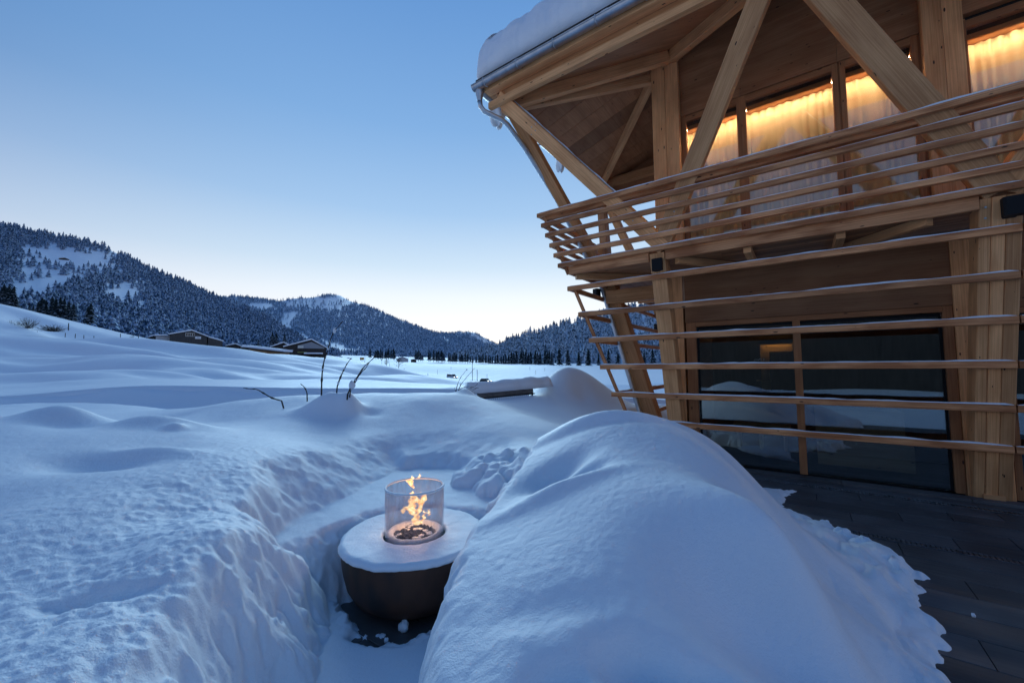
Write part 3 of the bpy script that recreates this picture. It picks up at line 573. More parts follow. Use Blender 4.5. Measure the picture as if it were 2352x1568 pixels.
while t > .4:
    if abs(t-5.745) < .02: t -= .125
    wdt = .33
    off = (row*.47) % 1.25
    s = -4.3+off-1.25
    while s < 4.0:
        a, b_ = max(s, -4.4), min(s+1.25, 4.1)
        if b_-a > .1:
            dz = rnd.uniform(-.002, .002)
            obj('paving_board', MB().bbox(a+.004, b_-.004, t-wdt+.004, t-.004, G-.035, G+dz, ch=.003), terr, STONE)
        s += 1.25
    t -= wdt; row += 1
def drain(t0, t1, s0, s1, n):
    fr = MB(); fr.bbox(s0, s1, t0, t0+.012, G-.03, G+.006, .001); fr.bbox(s0, s1, t1-.012, t1, G-.03, G+.006, .001)
    d = obj('drain_channel', fr, terr, GRATE)
    g = MB()
    for k in range(n):
        s = s0+(s1-s0)*(k+.5)/n; g.bbox(s-.014, s+.014, t0+.013, t1-.013, G-.02, G+.003, .001, along='t')
    obj('drain_grate', g, d, GRATE)
drain(5.625, 5.742, -4.3, -.42, 110); drain(7.42, 7.53, -4.3, 1.6, 150)
dg = MB(); dg.bbox(-.41, -.17, 5.46, 5.475, G-.02, G+.008, .002); dg.bbox(-.41, -.17, 5.725, 5.74, G-.02, G+.008, .002); dg.bbox(-.41, -.395, 5.476, 5.724, G-.02, G+.008, .002, 't'); dg.bbox(-.185, -.17, 5.476, 5.724, G-.02, G+.008, .002, 't')
dc = obj('drain_cover', dg, terr, GRATE); g = MB()
for k in range(9): g.bbox(-.385+k*.0235, -.378+k*.0235, 5.477, 5.723, G-.015, G+.004, .001, 't')
for k in range(10): g.bbox(-.394, -.186, 5.487+k*.0245, 5.493+k*.0245, G-.016, G+.0035, .001)
obj('drain_grate', g, dc, GRATE)
for k in range(5): obj('sill_board', MB().bbox(-4.3+k*1.3+.003, -4.3+(k+1)*1.3-.003, 7.54, 7.72, G-.02, G+.012), terr, STONE)
for k in range(5): obj('sill_board', MB().bbox(-4.3+k*1.3+.003, -4.3+(k+1)*1.3-.003, 7.726, 7.93, G-.02, G+.045), terr, STONE)
# ================================================================ timber house
H = empty('timber_house', B(0, 8, G), 'modern timber house with leaning spruce posts and slatted cage, deep snow on its roof', 'house')
def tf(z): return 7.85-.282*(z-G)          # front plane of the slats (leans outwards)
def SS(z): return 2.672+.2985*(z-G)        # side plane of the slats
LN = nrm(e2+.282*ez); SN = nrm(-e1+.2985*ez)
def part(name, M, m, parent=H, label=None, sm=False):
    o = obj(name, M, parent, m, sm)
    if label: o['label'] = label
    return o
sd_ = 0
SL = [-1.03, -.515, .02, .545, 1.05, 1.56]; RL = [2.01, 2.213, 2.41, 2.61, 2.805, 3.0]
for i, zt in enumerate(SL+RL):
    h = .088 if i < 6 else .078; zc = zt-h/2; tc = tf(zc)+.03; se = SS(zc)+.01
    for s0, s1 in ((se, -2.068), (-2.083, -3.9)):
        o = part('slat', MB().beam(B(s0, tc, zc), B(s1, tc, zc), .06, h), SLATWOOD); sd_ += 1
        part('snow', snow_strip(B(s0-.01, tc+.004, zt+.0005), B(s1+.01, tc+.004, zt+.0005), .05, .017 if i < 7 else .012 if i < 11 else .02, sd_), SNOWFINE, o, None, True)
    # side slats of the cage
    sc_ = SS(zc)-.03
    o = part('slat', MB().beam(B(sc_, tc+.034, zc), B(sc_, 13.2, zc), .06, h), SLATWOOD); sd_ += 1
    part('snow', snow_strip(B(sc_, tc+.05, zt+.0005), B(sc_, 13.1, zt+.0005), .05, .012, sd_), SNOWFINE, o, None, True)
for z0, z1 in ((-1.12, 1.57), (1.80, 2.98)):
    part('batten', MB().beam(B(SS(z0)-.10, tf(z0)+.095, z0), B(SS(z1)-.10, tf(z1)+.095, z1), .055, .06, up=-e2), SLATWOOD)
hr = part('handrail', MB().beam(B(SS(2.93)-.12, tf(2.9)+.12, 2.905), B(-2.07, tf(2.9)+.12, 2.905), .09, .085), SLATWOOD)
part('handrail', MB().beam(B(-2.085, tf(2.9)+.12, 2.905), B(-3.9, tf(2.9)+.12, 2.905), .09, .085), SLATWOOD)
part('handrail', MB().beam(B(SS(2.93)-.12, tf(2.9)+.17, 2.905), B(SS(2.93)-.12, 13.0, 2.905), .09, .085), SLATWOOD)
def fpost(s0, s1, th, z0, z1, m=WOOD, d=.065, name='post', label=None):
    c = (s0+s1)/2
    return part(name, MB().beam(B(c, tf(z0)+d+th/2, z0), B(c, tf(z1)+d+th/2, z1), abs(s1-s0), th, up=-e2, ch=.008), m, H, label)
fpost(1.80, 2.05, .30, G-.05, 1.95, label='front post at the corner with the small black box')
for s0, s1, d in ((-1.752, -1.850, .072), (-1.852, -1.958, .064), (-1.960, -2.085, .069)): fpost(s0, s1, .32, G-.04, 1.94, d=d)
part('foot_block', MB().bbox(-1.83, -2.02, 7.86, 8.05, G-.02, G+.10), WOOD)
# side post with the downpipe
def spost(t0, t1, th, z0, z1, d=.08):
    c = (t0+t1)/2
    return part('post', MB().beam(B(SS(z0)-d-th/2, c, z0), B(SS(z1)-d-th/2, c, z1), abs(t1-t0), th, up=e1, ch=.008), WOOD)
spost(8.64, 8.94, .30, G-.3, 1.95); spost(12.4, 12.7, .3, G-.3, 1.95)
# V struts in the leaning planes
def strut(sz0, sz1, wd, th, d=.065):
    (s0, z0), (s1, z1) = sz0, sz1; p0 = B(s0, tf(z0)+d+th/2, z0); p1 = B(s1, tf(z1)+d+th/2, z1)
    return part('strut', MB().beam(p0, p1, wd, th, up=LN, ch=.008), WOOD), p0, p1
def strut_snow(o, p0, p1, wd, f0, f1, seed, w_=.12, h_=.022):
    ax = nrm(p1-p0); up = nrm(np.cross(np.cross(ax, ez), ax)); up = up if up[2] > 0 else -up
    q0 = p0+(p1-p0)*f0+up*(wd/2+.001); q1 = p0+(p1-p0)*f1+up*(wd/2+.001); part('snow', snow_strip(q0, q1, w_, h_, seed), SNOWFINE, o, None, True)
o, p0, p1 = strut((1.80, 1.99), (4.60, 5.30), .235, .20, .061); strut_snow(o, p0, p1, .235, .22, .93, 91)
strut((1.85, 2.04), (.09, 5.24), .27, .20, .067)
o, p0, p1 = strut((-1.92, 1.98), (-.13, 5.20), .29, .22, .063); strut_snow(o, p0, p1, .29, .12, .97, 92, .14)
strut((-1.96, 1.97), (-3.8, 5.2), .28, .22, .07)
def sstrut(tz0, tz1, wd, th, d=.08):
    (t0, z0), (t1, z1) = tz0, tz1; p0 = B(SS(z0)-d-th/2, t0, z0); p1 = B(SS(z1)-d-th/2, t1, z1)
    o = part('strut', MB().beam(p0, p1, wd, th, up=SN, ch=.008), WOOD)
    return o
sstrut((8.84, 1.99), (6.35, 5.28), .24, .2); sstrut((8.90, 2.05), (10.85, 5.28), .24, .2, .084); sstrut((12.5, 2.0), (10.85, 5.2), .24, .2, .076)
# screws at the strut feet
for s, z in ((2.33, 2.62), (2.26, 2.50), (2.42, 2.52), (2.22, 2.62), (2.33, 2.40), (1.66, 2.62), (1.58, 2.50), (1.70, 2.42), (3.95, 4.52), (3.88, 4.44), (3.98, 4.40), (3.86, 4.54), (-1.80, 1.80), (-1.80, 1.68)):
    p = B(s, tf(z)+.058, z); part('screw', MB().tube([p+LN*.02, p-LN*.008], .011, 8), STEEL)
# balcony: fascia, boards, joists
for s0, s1 in ((3.60, 2.06), (1.78, -1.745), (-2.10, -3.9)):
    part('fascia', MB().bbox(s0, s1, 6.85, 6.91, 1.775, 1.935), SLATWOOD)
part('fascia', MB().bbox(3.545, 3.60, 6.915, 13.0, 1.775, 1.935, along='t'), SLATWOOD)
part('balcony_floor', MB().slab([B(3.54, 6.92, 1.955), B(3.54, 13, 1.955), B(1.9, 13, 1.955), B(1.9, 8, 1.955), B(-3.9, 8, 1.955), B(-3.9, 6.92, 1.955)], .10), PANELWOOD)
k = 0; t = 6.93
while t < 8.1:
    sa = 3.53-(t+.07-6.93)*1.02
    for s0, s1 in ((sa, 1.0), (.996, -.9), (-.904, -3.8)):
        part('board', MB().bbox(s0, s1, t+.003, t+.137, 1.825, 1.85, ch=.004), PANELWOOD)
    t += .14
s = 3.53
while s > 2.0:
    ta = 6.95+(3.53-s+.07)*.98
    for t0, t1 in ((ta, 9.6), (9.61, 13)): part('board', MB().bbox(s-.147, s-.003, t0, t1, 1.824, 1.851, along='t'), PANELWOOD)
    s -= .15
for s0 in (.60, -.50): part('joist', MB().bbox(s0-.05, s0+.05, 6.93, 8.0, 1.70, 1.822, along='t'), WOOD)
part('joist', MB().beam(B(-1.35, 6.95, 1.76), B(-.45, 8.0, 1.76), .10, .12), WOOD)
part('joist', MB().beam(B(3.50, 6.96, 1.755), B(1.95, 8.5, 1.755), .09, .13), WOOD)
part('joist', MB().beam(B(1.62, 6.95, 1.76), B(.9, 8.0, 1.76), .09, .12), WOOD)
part('beam', MB().bbox(3.52, 2.0, 8.48, 8.68, 1.40, 1.69, ch=.008), WOOD)
for t0 in (9.7, 10.7): part('joist', MB().bbox(3.52, 2.0, t0-.06, t0+.06, 1.68, 1.822), WOOD)
part('railing_post', MB().bbox(3.76, 3.90, 8.92, 9.04, 1.957, 2.95, along='z'), WOOD)
part('railing_post', MB().bbox(3.80, 3.92, 11.2, 11.3, 1.957, 2.95, along='z'), WOOD)
# lower wall: corner post, header, frames
part('post', MB().bbox(1.785, 1.995, 7.985, 8.20, G-.05, 1.70, along='z'), WOOD)
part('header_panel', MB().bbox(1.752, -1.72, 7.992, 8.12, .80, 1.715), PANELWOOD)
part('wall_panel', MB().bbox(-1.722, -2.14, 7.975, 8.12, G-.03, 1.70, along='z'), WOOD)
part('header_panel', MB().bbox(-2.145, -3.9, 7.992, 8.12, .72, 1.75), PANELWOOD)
def bars(L):
    m = MB()
    for b_ in L: m.bbox(*b_[:6], along=b_[6])
    return m
def window(fr, panes, pane_t, label=None):
    o = part('window', bars(fr), FRAMEWOOD, H, label)
    for s0, s1, z0, z1 in panes: part('pane', MB().bbox(s0, s1, pane_t, pane_t+.024, z0, z1, ch=.001), GLASS if z0 < 1 else GLASSUP, o)
    return o
lo = -1.755
GW = window([(1.575, 1.745, 8.0, 8.10, lo, .795, 'z'), (-1.615, -1.715, 8.0, 8.10, lo, .795, 'z'), (.0, .102, 7.985, 8.10, lo, .715, 'z'), (1.573, -1.613, 8.002, 8.10, .712, .796, 's')],
       [(1.574, .103, lo+.004, .711), (-.001, -1.614, lo+.004, .711)], 8.05, 'large dark ground floor window with a timber mullion')
window([(-2.15, -2.22, 8.0, 8.1, lo, .715, 'z'), (-3.75, -3.9, 8.0, 8.1, lo, .715, 'z'), (-2.15, -3.9, 8.002, 8.1, .64, .716, 's')], [(-2.221, -3.749, lo+.004, .639)], 8.05)
bl = MB(); bl.bbox(1.56, .105, 8.046, 8.075, .66, .708); bl.bbox(-.004, -1.60, 8.046, 8.075, .66, .708); bl.bbox(1.53, 1.566, 8.047, 8.07, lo+.01, .66, along='z'); bl.bbox(-1.575, -1.608, 8.047, 8.07, lo+.01, .66, along='z')
part('window_gasket', bl, BLACK)
# mirrored lettering on the inside of the left hand pane (it reads from indoors)
tcu = bpy.data.curves.new('lettering', 'FONT'); tcu.body = '4 Pers.'; tcu.size = .062; tcu.extrude = .0006; tob = bpy.data.objects.new('lettering_tmp', tcu); C.objects.link(tob)
tme = bpy.data.meshes.new_from_object(tob.evaluated_get(bpy.context.evaluated_depsgraph_get())); bpy.data.objects.remove(tob); bpy.data.curves.remove(tcu)
_r = ray(1757, 828); _p = _r*(8.08/(_r@e2)); tv = np.zeros(len(tme.vertices)*3); tme.vertices.foreach_get('co', tv); tv = tv.reshape(-1, 3)
tv = _p+tv[:, :1]*e1+tv[:, 1:2]*ez-tv[:, 2:3]*e2-org(GW); tme.vertices.foreach_set('co', tv.astype(np.float32).ravel()); tme.update(); tme.name = 'lettering'; tme.materials.append(mat('white_print', (.5, .5, .5), .7))
tlo = bpy.data.objects.new('lettering', tme); C.objects.link(tlo); tlo.parent = GW; tlo['org'] = [float(x) for x in org(GW)]
# upper wall
part('post', MB().bbox(1.955, 2.205, 7.86, 8.10, 1.957, 6.2, along='z'), WOOD); part('post', MB().bbox(1.712, 1.951, 7.864, 8.10, 1.957, 6.35, along='z'), WOOD)
part('post', MB().bbox(-1.60, -1.80, 7.88, 8.10, 1.957, 7.2, along='z'), WOOD); part('post', MB().bbox(-1.804, -2.0, 7.885, 8.10, 1.957, 7.2, along='z'), WOOD)
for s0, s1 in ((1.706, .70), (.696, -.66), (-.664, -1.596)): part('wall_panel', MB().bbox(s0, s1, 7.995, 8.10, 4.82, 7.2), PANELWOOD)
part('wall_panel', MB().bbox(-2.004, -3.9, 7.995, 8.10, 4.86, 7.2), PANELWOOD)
UP = [(1.62, .76, 'upper window beside the corner post'), (.62, -.59, 'wide upper window with lit curtain'), (-.75, -1.50, 'upper window behind the steep strut'), (-2.05, -3.7, 'upper window at the right edge')]
CURT = mat('curtain_cloth', (.60, .47, .29), .9)
_b = CURT.node_tree.nodes['Principled BSDF']; _tl = N(CURT, 'ShaderNodeBsdfTranslucent'); _tl.inputs[0].default_value = (.5, .4, .25, 1); _mx = N(CURT, 'ShaderNodeMixShader'); _mx.inputs[0].default_value = .25
Lk(CURT, _b.outputs[0], _mx.inputs[1]); Lk(CURT, _tl.outputs[0], _mx.inputs[2]); Lk(CURT, _mx.outputs[0], CURT.node_tree.nodes['Material Output'].inputs[0])
LED = emit('warm_led', (1.0, .78, .50), 82.0)
for i, (s0, s1, lb) in enumerate(UP):
    zt = 4.70 if i < 3 else 4.66
    window([(s0+.07, s0-.003, 8.0, 8.10, 1.99, zt+.11, 'z'), (s1+.003, s1-.07, 8.0, 8.10, 1.99, zt+.11, 'z'), (s0-.004, s1+.004, 8.003, 8.10, zt, zt+.108, 's'), (s0-.004, s1+.004, 8.003, 8.10, 1.985, 2.05, 's')], [(s0-.004, s1+.004, 2.052, zt-.002)], 8.05, lb)
    part('shade_box', MB().bbox(s0-.006, s1+.006, 8.08, 8.14, zt-.06, zt-.001), BLACK); part('shade_board', MB().bbox(s0-.006, s1+.006, 8.09, 8.138, zt-.135, zt-.062), FRAMEWOOD)
    part('lintel_board', MB().bbox(s0+.1, s1-.1, 8.142, 8.52, zt-.05, zt-.01), FRAMEWOOD)
    o = part('cove_light', MB().bbox(s0+.06, s1-.06, 8.18, 8.205, zt-.088, zt-.068, ch=.002), LED)
    # curtain: pleated cloth
    n = 240; Sx = np.linspace(s0+.08, s1-.08, n); ph = np.cumsum(np.full(n, abs(s1-s0)/n))
    wv = .020*np.sin(ph*2*math.pi/.105+2.0*fbm(ph*3, ph*0+i, 3)*3)+.03*fbm(ph*7, ph*0+i+5, 3)
    zz_ = np.linspace(zt-.055, 1.99, 14); P = np.zeros((14, n, 3))
    for j, zq in enumerate(zz_):
        tt = 8.40+wv*(.85+.15*j/13)
        P[j] = Sx[:, None]*e1[None]+tt[:, None]*e2[None]+zq*ez[None]
    idx = np.arange(14*n).reshape(14, n); F = np.stack([idx[:-1, :-1], idx[:-1, 1:], idx[1:, 1:], idx[1:, :-1]], -1).reshape(-1, 4)
    c = np.array(B((s0+s1)/2, 8.3, 1.99)); co = bpy.data.objects.new('curtain', mesh_of('curtain', P.reshape(-1, 3), F, CURT, True, None, None, c)); C.objects.link(co); co.location = (c[0], c[1], c[2]+EYE)
    md = co.modifiers.new('thickness', 'SOLIDIFY'); md.thickness = .003
    tag(co, ['warm lit pleated curtain in the narrow window beside the corner post', 'warm lit pleated curtain filling the wide middle upper window', 'warm lit curtain partly hidden by the big snowy strut', 'warm lit curtain in the window at the right edge'][i], 'curtain', 'lit curtains in the upper windows')
for s0, s1 in ((-.662, -.678), (-1.572, -1.598), (1.692, 1.711), (-2.001, -2.048)): part('mullion', MB().bbox(s0, s1, 8.012, 8.30, 1.99, 4.80, ch=.001, along='z'), FRAMEWOOD)
# interior shells
def shell(name, s0, s1, t0, t1, z0, z1, m):
    q = MB()
    q.bbox(s0, s1, t1, t1+.08, z0, z1); q.bbox(s0+.08, s0, t0, t1-.001, z0, z1, along='t'); q.bbox(s1, s1-.08, t0, t1-.001, z0, z1, along='t'); q.bbox(s0+.08, s1-.08, t0, t1+.08, z0-.08, z0-.001); q.bbox(s0+.08, s1-.08, t0, t1+.08, z1+.001, z1+.08)
    part(name, q, m)
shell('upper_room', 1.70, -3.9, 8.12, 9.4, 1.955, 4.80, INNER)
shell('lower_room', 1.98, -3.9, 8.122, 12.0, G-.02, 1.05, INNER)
part('side_wall', MB().bbox(1.98, 2.08, 8.25, 13.0, G-.1, 1.80, along='t'), PANELWOOD); part('side_wall', MB().bbox(1.90, 2.0, 8.12, 13.0, 1.96, 6.3, along='t'), PANELWOOD)
part('post', MB().bbox(2.02, 2.25, 10.75, 10.98, 1.957, 6.0, along='z'), WOOD)
# roof: soffit, beams
K = B(4.60, 6.0, 5.33); T = B(1.90, 7.85, 6.18); N0 = B(0, 6.0, 5.33)
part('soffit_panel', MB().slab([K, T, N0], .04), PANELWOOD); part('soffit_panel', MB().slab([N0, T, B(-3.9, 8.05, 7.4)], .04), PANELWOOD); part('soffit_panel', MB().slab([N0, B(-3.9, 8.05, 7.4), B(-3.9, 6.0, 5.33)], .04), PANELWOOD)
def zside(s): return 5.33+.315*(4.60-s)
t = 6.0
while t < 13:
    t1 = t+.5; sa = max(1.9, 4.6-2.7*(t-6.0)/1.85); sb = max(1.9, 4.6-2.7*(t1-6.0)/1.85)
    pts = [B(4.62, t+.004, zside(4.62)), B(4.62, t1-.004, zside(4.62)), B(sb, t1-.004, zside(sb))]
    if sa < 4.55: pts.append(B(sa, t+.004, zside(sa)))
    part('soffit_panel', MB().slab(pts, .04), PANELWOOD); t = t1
part('hip_beam', MB().beam(B(4.50, 6.12, 5.20), B(1.86, 7.80, 6.0), .12, .26, ch=.008), WOOD)
part('hip_beam', MB().beam(B(4.50, 6.22, 5.17), B(2.18, 8.0, 5.80), .12, .17, ch=.008), WOOD)
part('beam', MB().beam(B(1.78, 7.82, 6.0), B(0, 6.1, 5.27), .14, .26, ch=.008), WOOD)
part('beam', MB().beam(B(2.12, 7.95, 5.92), B(4.50, 10.7, 5.24), .12, .2, ch=.008), WOOD)
part('beam', MB().bbox(4.55, 1.95, 10.76, 10.96, 5.22, 5.42), WOOD); part('wall_panel', MB().bbox(4.4, 1.95, 10.98, 11.1, 4.6, 5.9), PANELWOOD)
part('eave_lath', MB().bbox(4.80, -3.9, 5.87, 5.97, 5.09, 5.215), WOOD); part('eave_beam', MB().bbox(4.62, -3.9, 5.985, 6.10, 5.20, 5.47), WOOD); part('eave_board', MB().bbox(4.84, -3.9, 5.80, 5.98, 5.40, 5.53), WOOD)
part('eave_lath', MB().bbox(4.56, 4.66, 6.11, 13.0, 5.09, 5.215, along='t'), WOOD); part('eave_board', MB().bbox(4.665, 4.84, 5.985, 13.0, 5.40, 5.53, along='t'), WOOD)
# roof shell + edge
rp = MB(); rp.slab([B(5.0, 5.74, 5.60), B(1.9, 8.0, 6.62), B(-3.9, 8.0, 7.2), B(-3.9, 5.74, 5.60)], .05); rp.slab([B(5.0, 5.74, 5.60), B(5.0, 13.2, 5.60), B(1.9, 13.2, 6.6), B(1.9, 8.0, 6.62)], .05); rp.slab([B(1.9, 8.0, 6.62), B(1.9, 13.2, 6.6), B(-3.9, 13.2, 7.2), B(-3.9, 8.0, 7.2)], .05)
part('roof', rp, ROOFDARK)
ed = MB(); ed.bbox(5.0, -3.9, 5.72, 5.80, 5.585, 5.67); ed.bbox(4.93, -3.9, 5.78, 5.86, 5.535, 5.60); ed.bbox(4.92, 5.0, 5.805, 13.2, 5.585, 5.67, along='t'); part('roof_edge', ed, ROOFDARK)
# gutters
def gutter(p0, p1, n=12, r=.085):
    ax = nrm(p1-p0); sd = nrm(np.cross(ax, ez)); V = []; 
    for p in (p0, p1):
        for rr in (r, r-.006):
            V += [p+sd*rr*math.cos(math.pi*k/n)-ez*rr*math.sin(math.pi*k/n) for k in range(n+1)]
    m = n+1; F = [(k, k+1, 2*m+k+1, 2*m+k) for k in range(n)]+[(m+k, 3*m+k, 3*m+k+1, m+k+1) for k in range(n)]+[(0, 2*m, 3*m, m), (n, m+n, 3*m+n, 2*m+n)]+[tuple(range(m))]
    g_ = MB().add(V, F)
    for sg in (1, -1): g_.tube([p0+sd*sg*r, p1+sd*sg*r], .011, 6)
    return g_
gz = 5.515
g0 = part('gutter', gutter(B(5.03, 5.70, gz), B(-3.9, 5.70, gz)), ZINC, H, None, True)
g1 = part('gutter', gutter(B(4.96, 5.79, gz), B(4.96, 13.2, gz)), ZINC, H, None, True)
for k in range(11):
    s = 4.72-.77*k; pr = [B(s, 5.70, gz)+(-e2*math.cos(a)-ez*math.sin(a))*.091 for a in np.linspace(-.2, 3.3, 12)]
    part('bracket', MB().tube(pr, .012, 6), ZINC, g0)
for k in range(8):
    t = 6.3+.9*k; pr = [B(4.96, t, gz)+(e1*math.cos(a)-ez*math.sin(a))*.091 for a in np.linspace(-.2, 3.3, 12)]
    part('bracket', MB().tube(pr, .012, 6), ZINC, g1)
gs = MB()
for s0, L_ in ((4.35, .5), (3.72, .35), (2.95, .8), (1.9, .6), (.7, .9)):
    V = snow_strip(B(s0, 5.675, gz+.01), B(s0-L_, 5.675, gz+.01), .10, .035, s0); gs.V += V.V; 
    gs.F += [[i+gs.n for i in f] for f in V.F]; gs.UV += V.UV; gs.n += V.n
part('gutter_snow', gs, SNOWFINE, g0, None, True)
# downpipe
dp = MB(); dp.lathe([(.085, .09), (.08, .02), (.05, -.10), (.048, -.14)], B(4.93, 5.76, 5.36), 16)
path = [B(4.93, 5.76, 5.28), B(4.92, 5.78, 5.13), B(4.88, 5.84, 5.05), B(4.76, 6.02, 4.99), B(4.68, 6.14, 4.96), B(4.61, 6.26, 4.88), B(4.56, 6.45, 4.74), B(4.48, 6.72, 4.52), B(4.22, 7.53, 3.66), B(3.74, 8.46, 2.05), B(3.65, 8.56, 1.78), B(3.28, 8.57, .5), B(2.66, 8.57, -1.70), B(2.62, 8.57, -2.0)]
dp.tube(path, .048, 14)
for q in (7, 9, 10, 11): 
    a = path[q]; d = nrm(path[q+1]-a); dp.tube([a+d*.01, a+d*.05], .053, 14)
part('downpipe', dp, ZINC, H, None, True)
dp2 = MB().tube([B(SS(1.7)-.05, 8.99, 1.7), B(SS(-1.7)-.05, 8.99, -1.7)], .02, 8); part('cable_pipe', dp2, DARKMETAL)
# deep roof snow (front and side slope meeting at the hip, rounded lip)
def roof_snow():
    pf = [(.55, 0.0, 0), (.22, .0, 0), (.10, .03, 0), (.03, .10, 0), (.0, .20, 0)]
    dd = np.concatenate([np.linspace(.015, .5, 26)**1.0, np.linspace(.56, 1.6, 18), np.linspace(1.8, 3.4, 6)])
    Vs = []; Fs = []; n0 = 0
    for side in (0, 1):
        q = np.linspace(0, 1, 330)**1.4; L = (5.18+3.9) if side == 0 else (13.2-5.58); run = q*L     # distance from the corner along the eave
        off = .20*np.exp(-run/.22)+(.05*fbm(run*1.3, run*0+side*7+1, 3)+.045*fbm(run*4.5, run*0+side*7+3, 3))*np.minimum(1, run*2)
        rows = []
        lim = np.maximum(run, .004)
        for d, z, _ in pf: rows.append((np.minimum(d, lim), 5.675+z*(1+.5*fbm(run*3, run*0+z*9+side, 2))-.02))
        for d in dd:
            de = np.minimum(d, lim); k = np.minimum(1, de/.60)
            lipf = np.sqrt(np.maximum(0, 1-(1-k)**2)); th = .13+.90*lipf*(1+.08*fbm(run*.8, run*0+d+side*5, 2)*np.minimum(1, run))
            rough = (.12*fbm(run*3.2, run*0+d*4+side*3, 3)*(1-np.minimum(1, de/1.0))+.04*fbm(run*9, run*0+d*11+side*3, 2)*(1-np.minimum(1, de/.5)))*np.minimum(1, run*3)
            rows.append((de-.05*(1-np.minimum(1, de/.3))*fbm(run*5, run*0+d*9, 2)*np.minimum(1, run*3), 5.68+.38*np.maximum(0, de-.14)*(1-.12*np.minimum(d, de))+th*.92+rough))
        P = np.zeros((len(rows), len(run), 3))
        for j, (d, z) in enumerate(rows):
            o_ = off*np.exp(-d/1.0); d2 = d+o_
            if side == 0: s_, t_ = 5.18-np.maximum(run, d)-.20*np.exp(-run/.22)*np.exp(-d), 5.58+d2
            else: s_, t_ = 5.18-d2, 5.58+np.maximum(run, d)+.20*np.exp(-run/.22)*np.exp(-d)
            P[j] = s_[:, None]*e1+t_[:, None]*e2+z[:, None]*ez
        m_, k_ = P.shape[:2]; idx = np.arange(m_*k_).reshape(m_, k_)+n0; Fs.append(np.stack([idx[:-1, :-1], idx[:-1, 1:], idx[1:, 1:], idx[1:, :-1]], -1).reshape(-1, 4)); Vs.append(P.reshape(-1, 3)); n0 += m_*k_
    return np.vstack(Vs), np.vstack(Fs)
V, Fa = roof_snow()
c = org(H); ro = bpy.data.objects.new('roof_snow', mesh_of('roof_snow', V, Fa, SNOW, True, None, None, c)); C.objects.link(ro); ro.parent = H; ro['org'] = [float(x) for x in c]
for q in ((B(5.10, 6.55, 5.52), .34, (.55, 1.0, .95), 4), (B(5.03, 9.2, 5.46), .27, (.45, 1.3, .8), 9)): part('snow_overhang', MB().blob(q[0], q[1], q[2], q[3], 14, .16), SNOW, H, None, True)
# black boxes (outdoor loudspeakers) on the posts
def speaker(p, out, side, w_, h_, d_, label):
    o = empty('loudspeaker', p, label, 'loudspeaker', 'black loudspeakers on the posts')
    b_ = MB().beam(p+out*.03-ez*h_/2, p+out*.03+ez*h_/2, w_*.55, .05, up=out); b2 = MB().beam(p+out*(.05+d_/2)-ez*h_/2+side*.02, p+out*(.05+d_/2)+ez*h_/2+side*.02, w_, d_, up=out, ch=.02)
    obj('bracket', b_, o, BLACK); obj('cabinet', b2, o, BLACK); return o
z_ = 1.70; speaker(B(1.93, tf(z_)+.063, z_), -e2, -e1, .17, .20, .10, 'small black loudspeaker box on the front corner post')
z_ = 1.74; speaker(B(-1.97, tf(z_)+.06, z_), -e2, -e1, .185, .21, .12, 'black loudspeaker box on the right hand post at the picture edge')
z_ = 1.66; speaker(B(SS(z_)-.02, 8.52, z_), nrm(e1*.5-e2), e2, .16, .19, .12, 'black loudspeaker box beside the downpipe, against the sky')
z_ = 1.15; speaker(B(SS(z_)-.10, 12.3, z_), nrm(e1*.3-e2), e2, .16, .19, .12, 'dark loudspeaker box far back behind the front corner post')
# ---- things inside the ground floor rooms
SA = empty('sauna_bench', B(-.9, 9.4, G), 'stepped slatted sauna bench dimly seen through the dark right hand pane', 'bench')
for k in range(5): obj('slat', MB().bbox(-.15, -1.35, 8.75+k*.11, 8.84+k*.11, -1.32, -1.29), SA, SAUNAWOOD)
for k in range(6): obj('slat', MB().bbox(-.15, -1.35, 9.38+k*.11, 9.47+k*.11, -.86, -.83), SA, SAUNAWOOD)
obj('front_panel', MB().bbox(-.15, -1.35, 9.34, 9.365, -1.28, -.84), SA, SAUNAWOOD); obj('front_panel', MB().bbox(-.15, -1.35, 8.71, 8.735, G+.1, -1.30), SA, SAUNAWOOD)
BN = empty('bench', B(.85, 10.2, G), 'low bench dimly seen inside the dark left hand pane', 'bench')
for k in range(3): obj('plank', MB().bbox(1.3, .25, 10.1+k*.12, 10.2+k*.12, -1.32, -1.28), BN, SAUNAWOOD)
for s0 in (1.2, .78, .35): obj('leg', MB().bbox(s0-.03, s0+.03, 10.12, 10.42, G, -1.325, along='z'), BN, SAUNAWOOD)
def attp(u, v, t): r = ray(u, v); return r*(t/(r@e2))
GLOW = emit('amber_light', (1.0, .50, .15), .7)
pa, pb = attp(1745, 790, 11.7), attp(1826, 900, 11.7); RW = empty('lit_wall_niche', attp(1790, 900, 11.7), 'dim amber lit timber niche glowing inside the dark ground floor room', 'niche')
sA, sB = pa@e1, pb@e1; zA, zB = pa[2], pb[2]
obj('panel', MB().bbox(sA, sB, 11.72, 11.76, zB, zA), RW, SAUNAWOOD); obj('valance', MB().bbox(sA, sB, 11.50, 11.53, zA-.03, zA+.10), RW, INNER)
obj('light_strip', MB().bbox(sA-.05, sB+.05, 11.56, 11.58, zA+.02, zA+.04, ch=.002), RW, emit('amber_light', (1.0, .52, .16), 16.0))
sC = attp(1768, 840, 11.6)@e1; obj('screen', MB().bbox(sC, sB, 11.60, 11.64, zB, zA-.20), RW, INNER); obj('shelf', MB().bbox(sA+.1, sC-.02, 11.58, 11.71, zB+.25, zB+.28), RW, SAUNAWOOD)
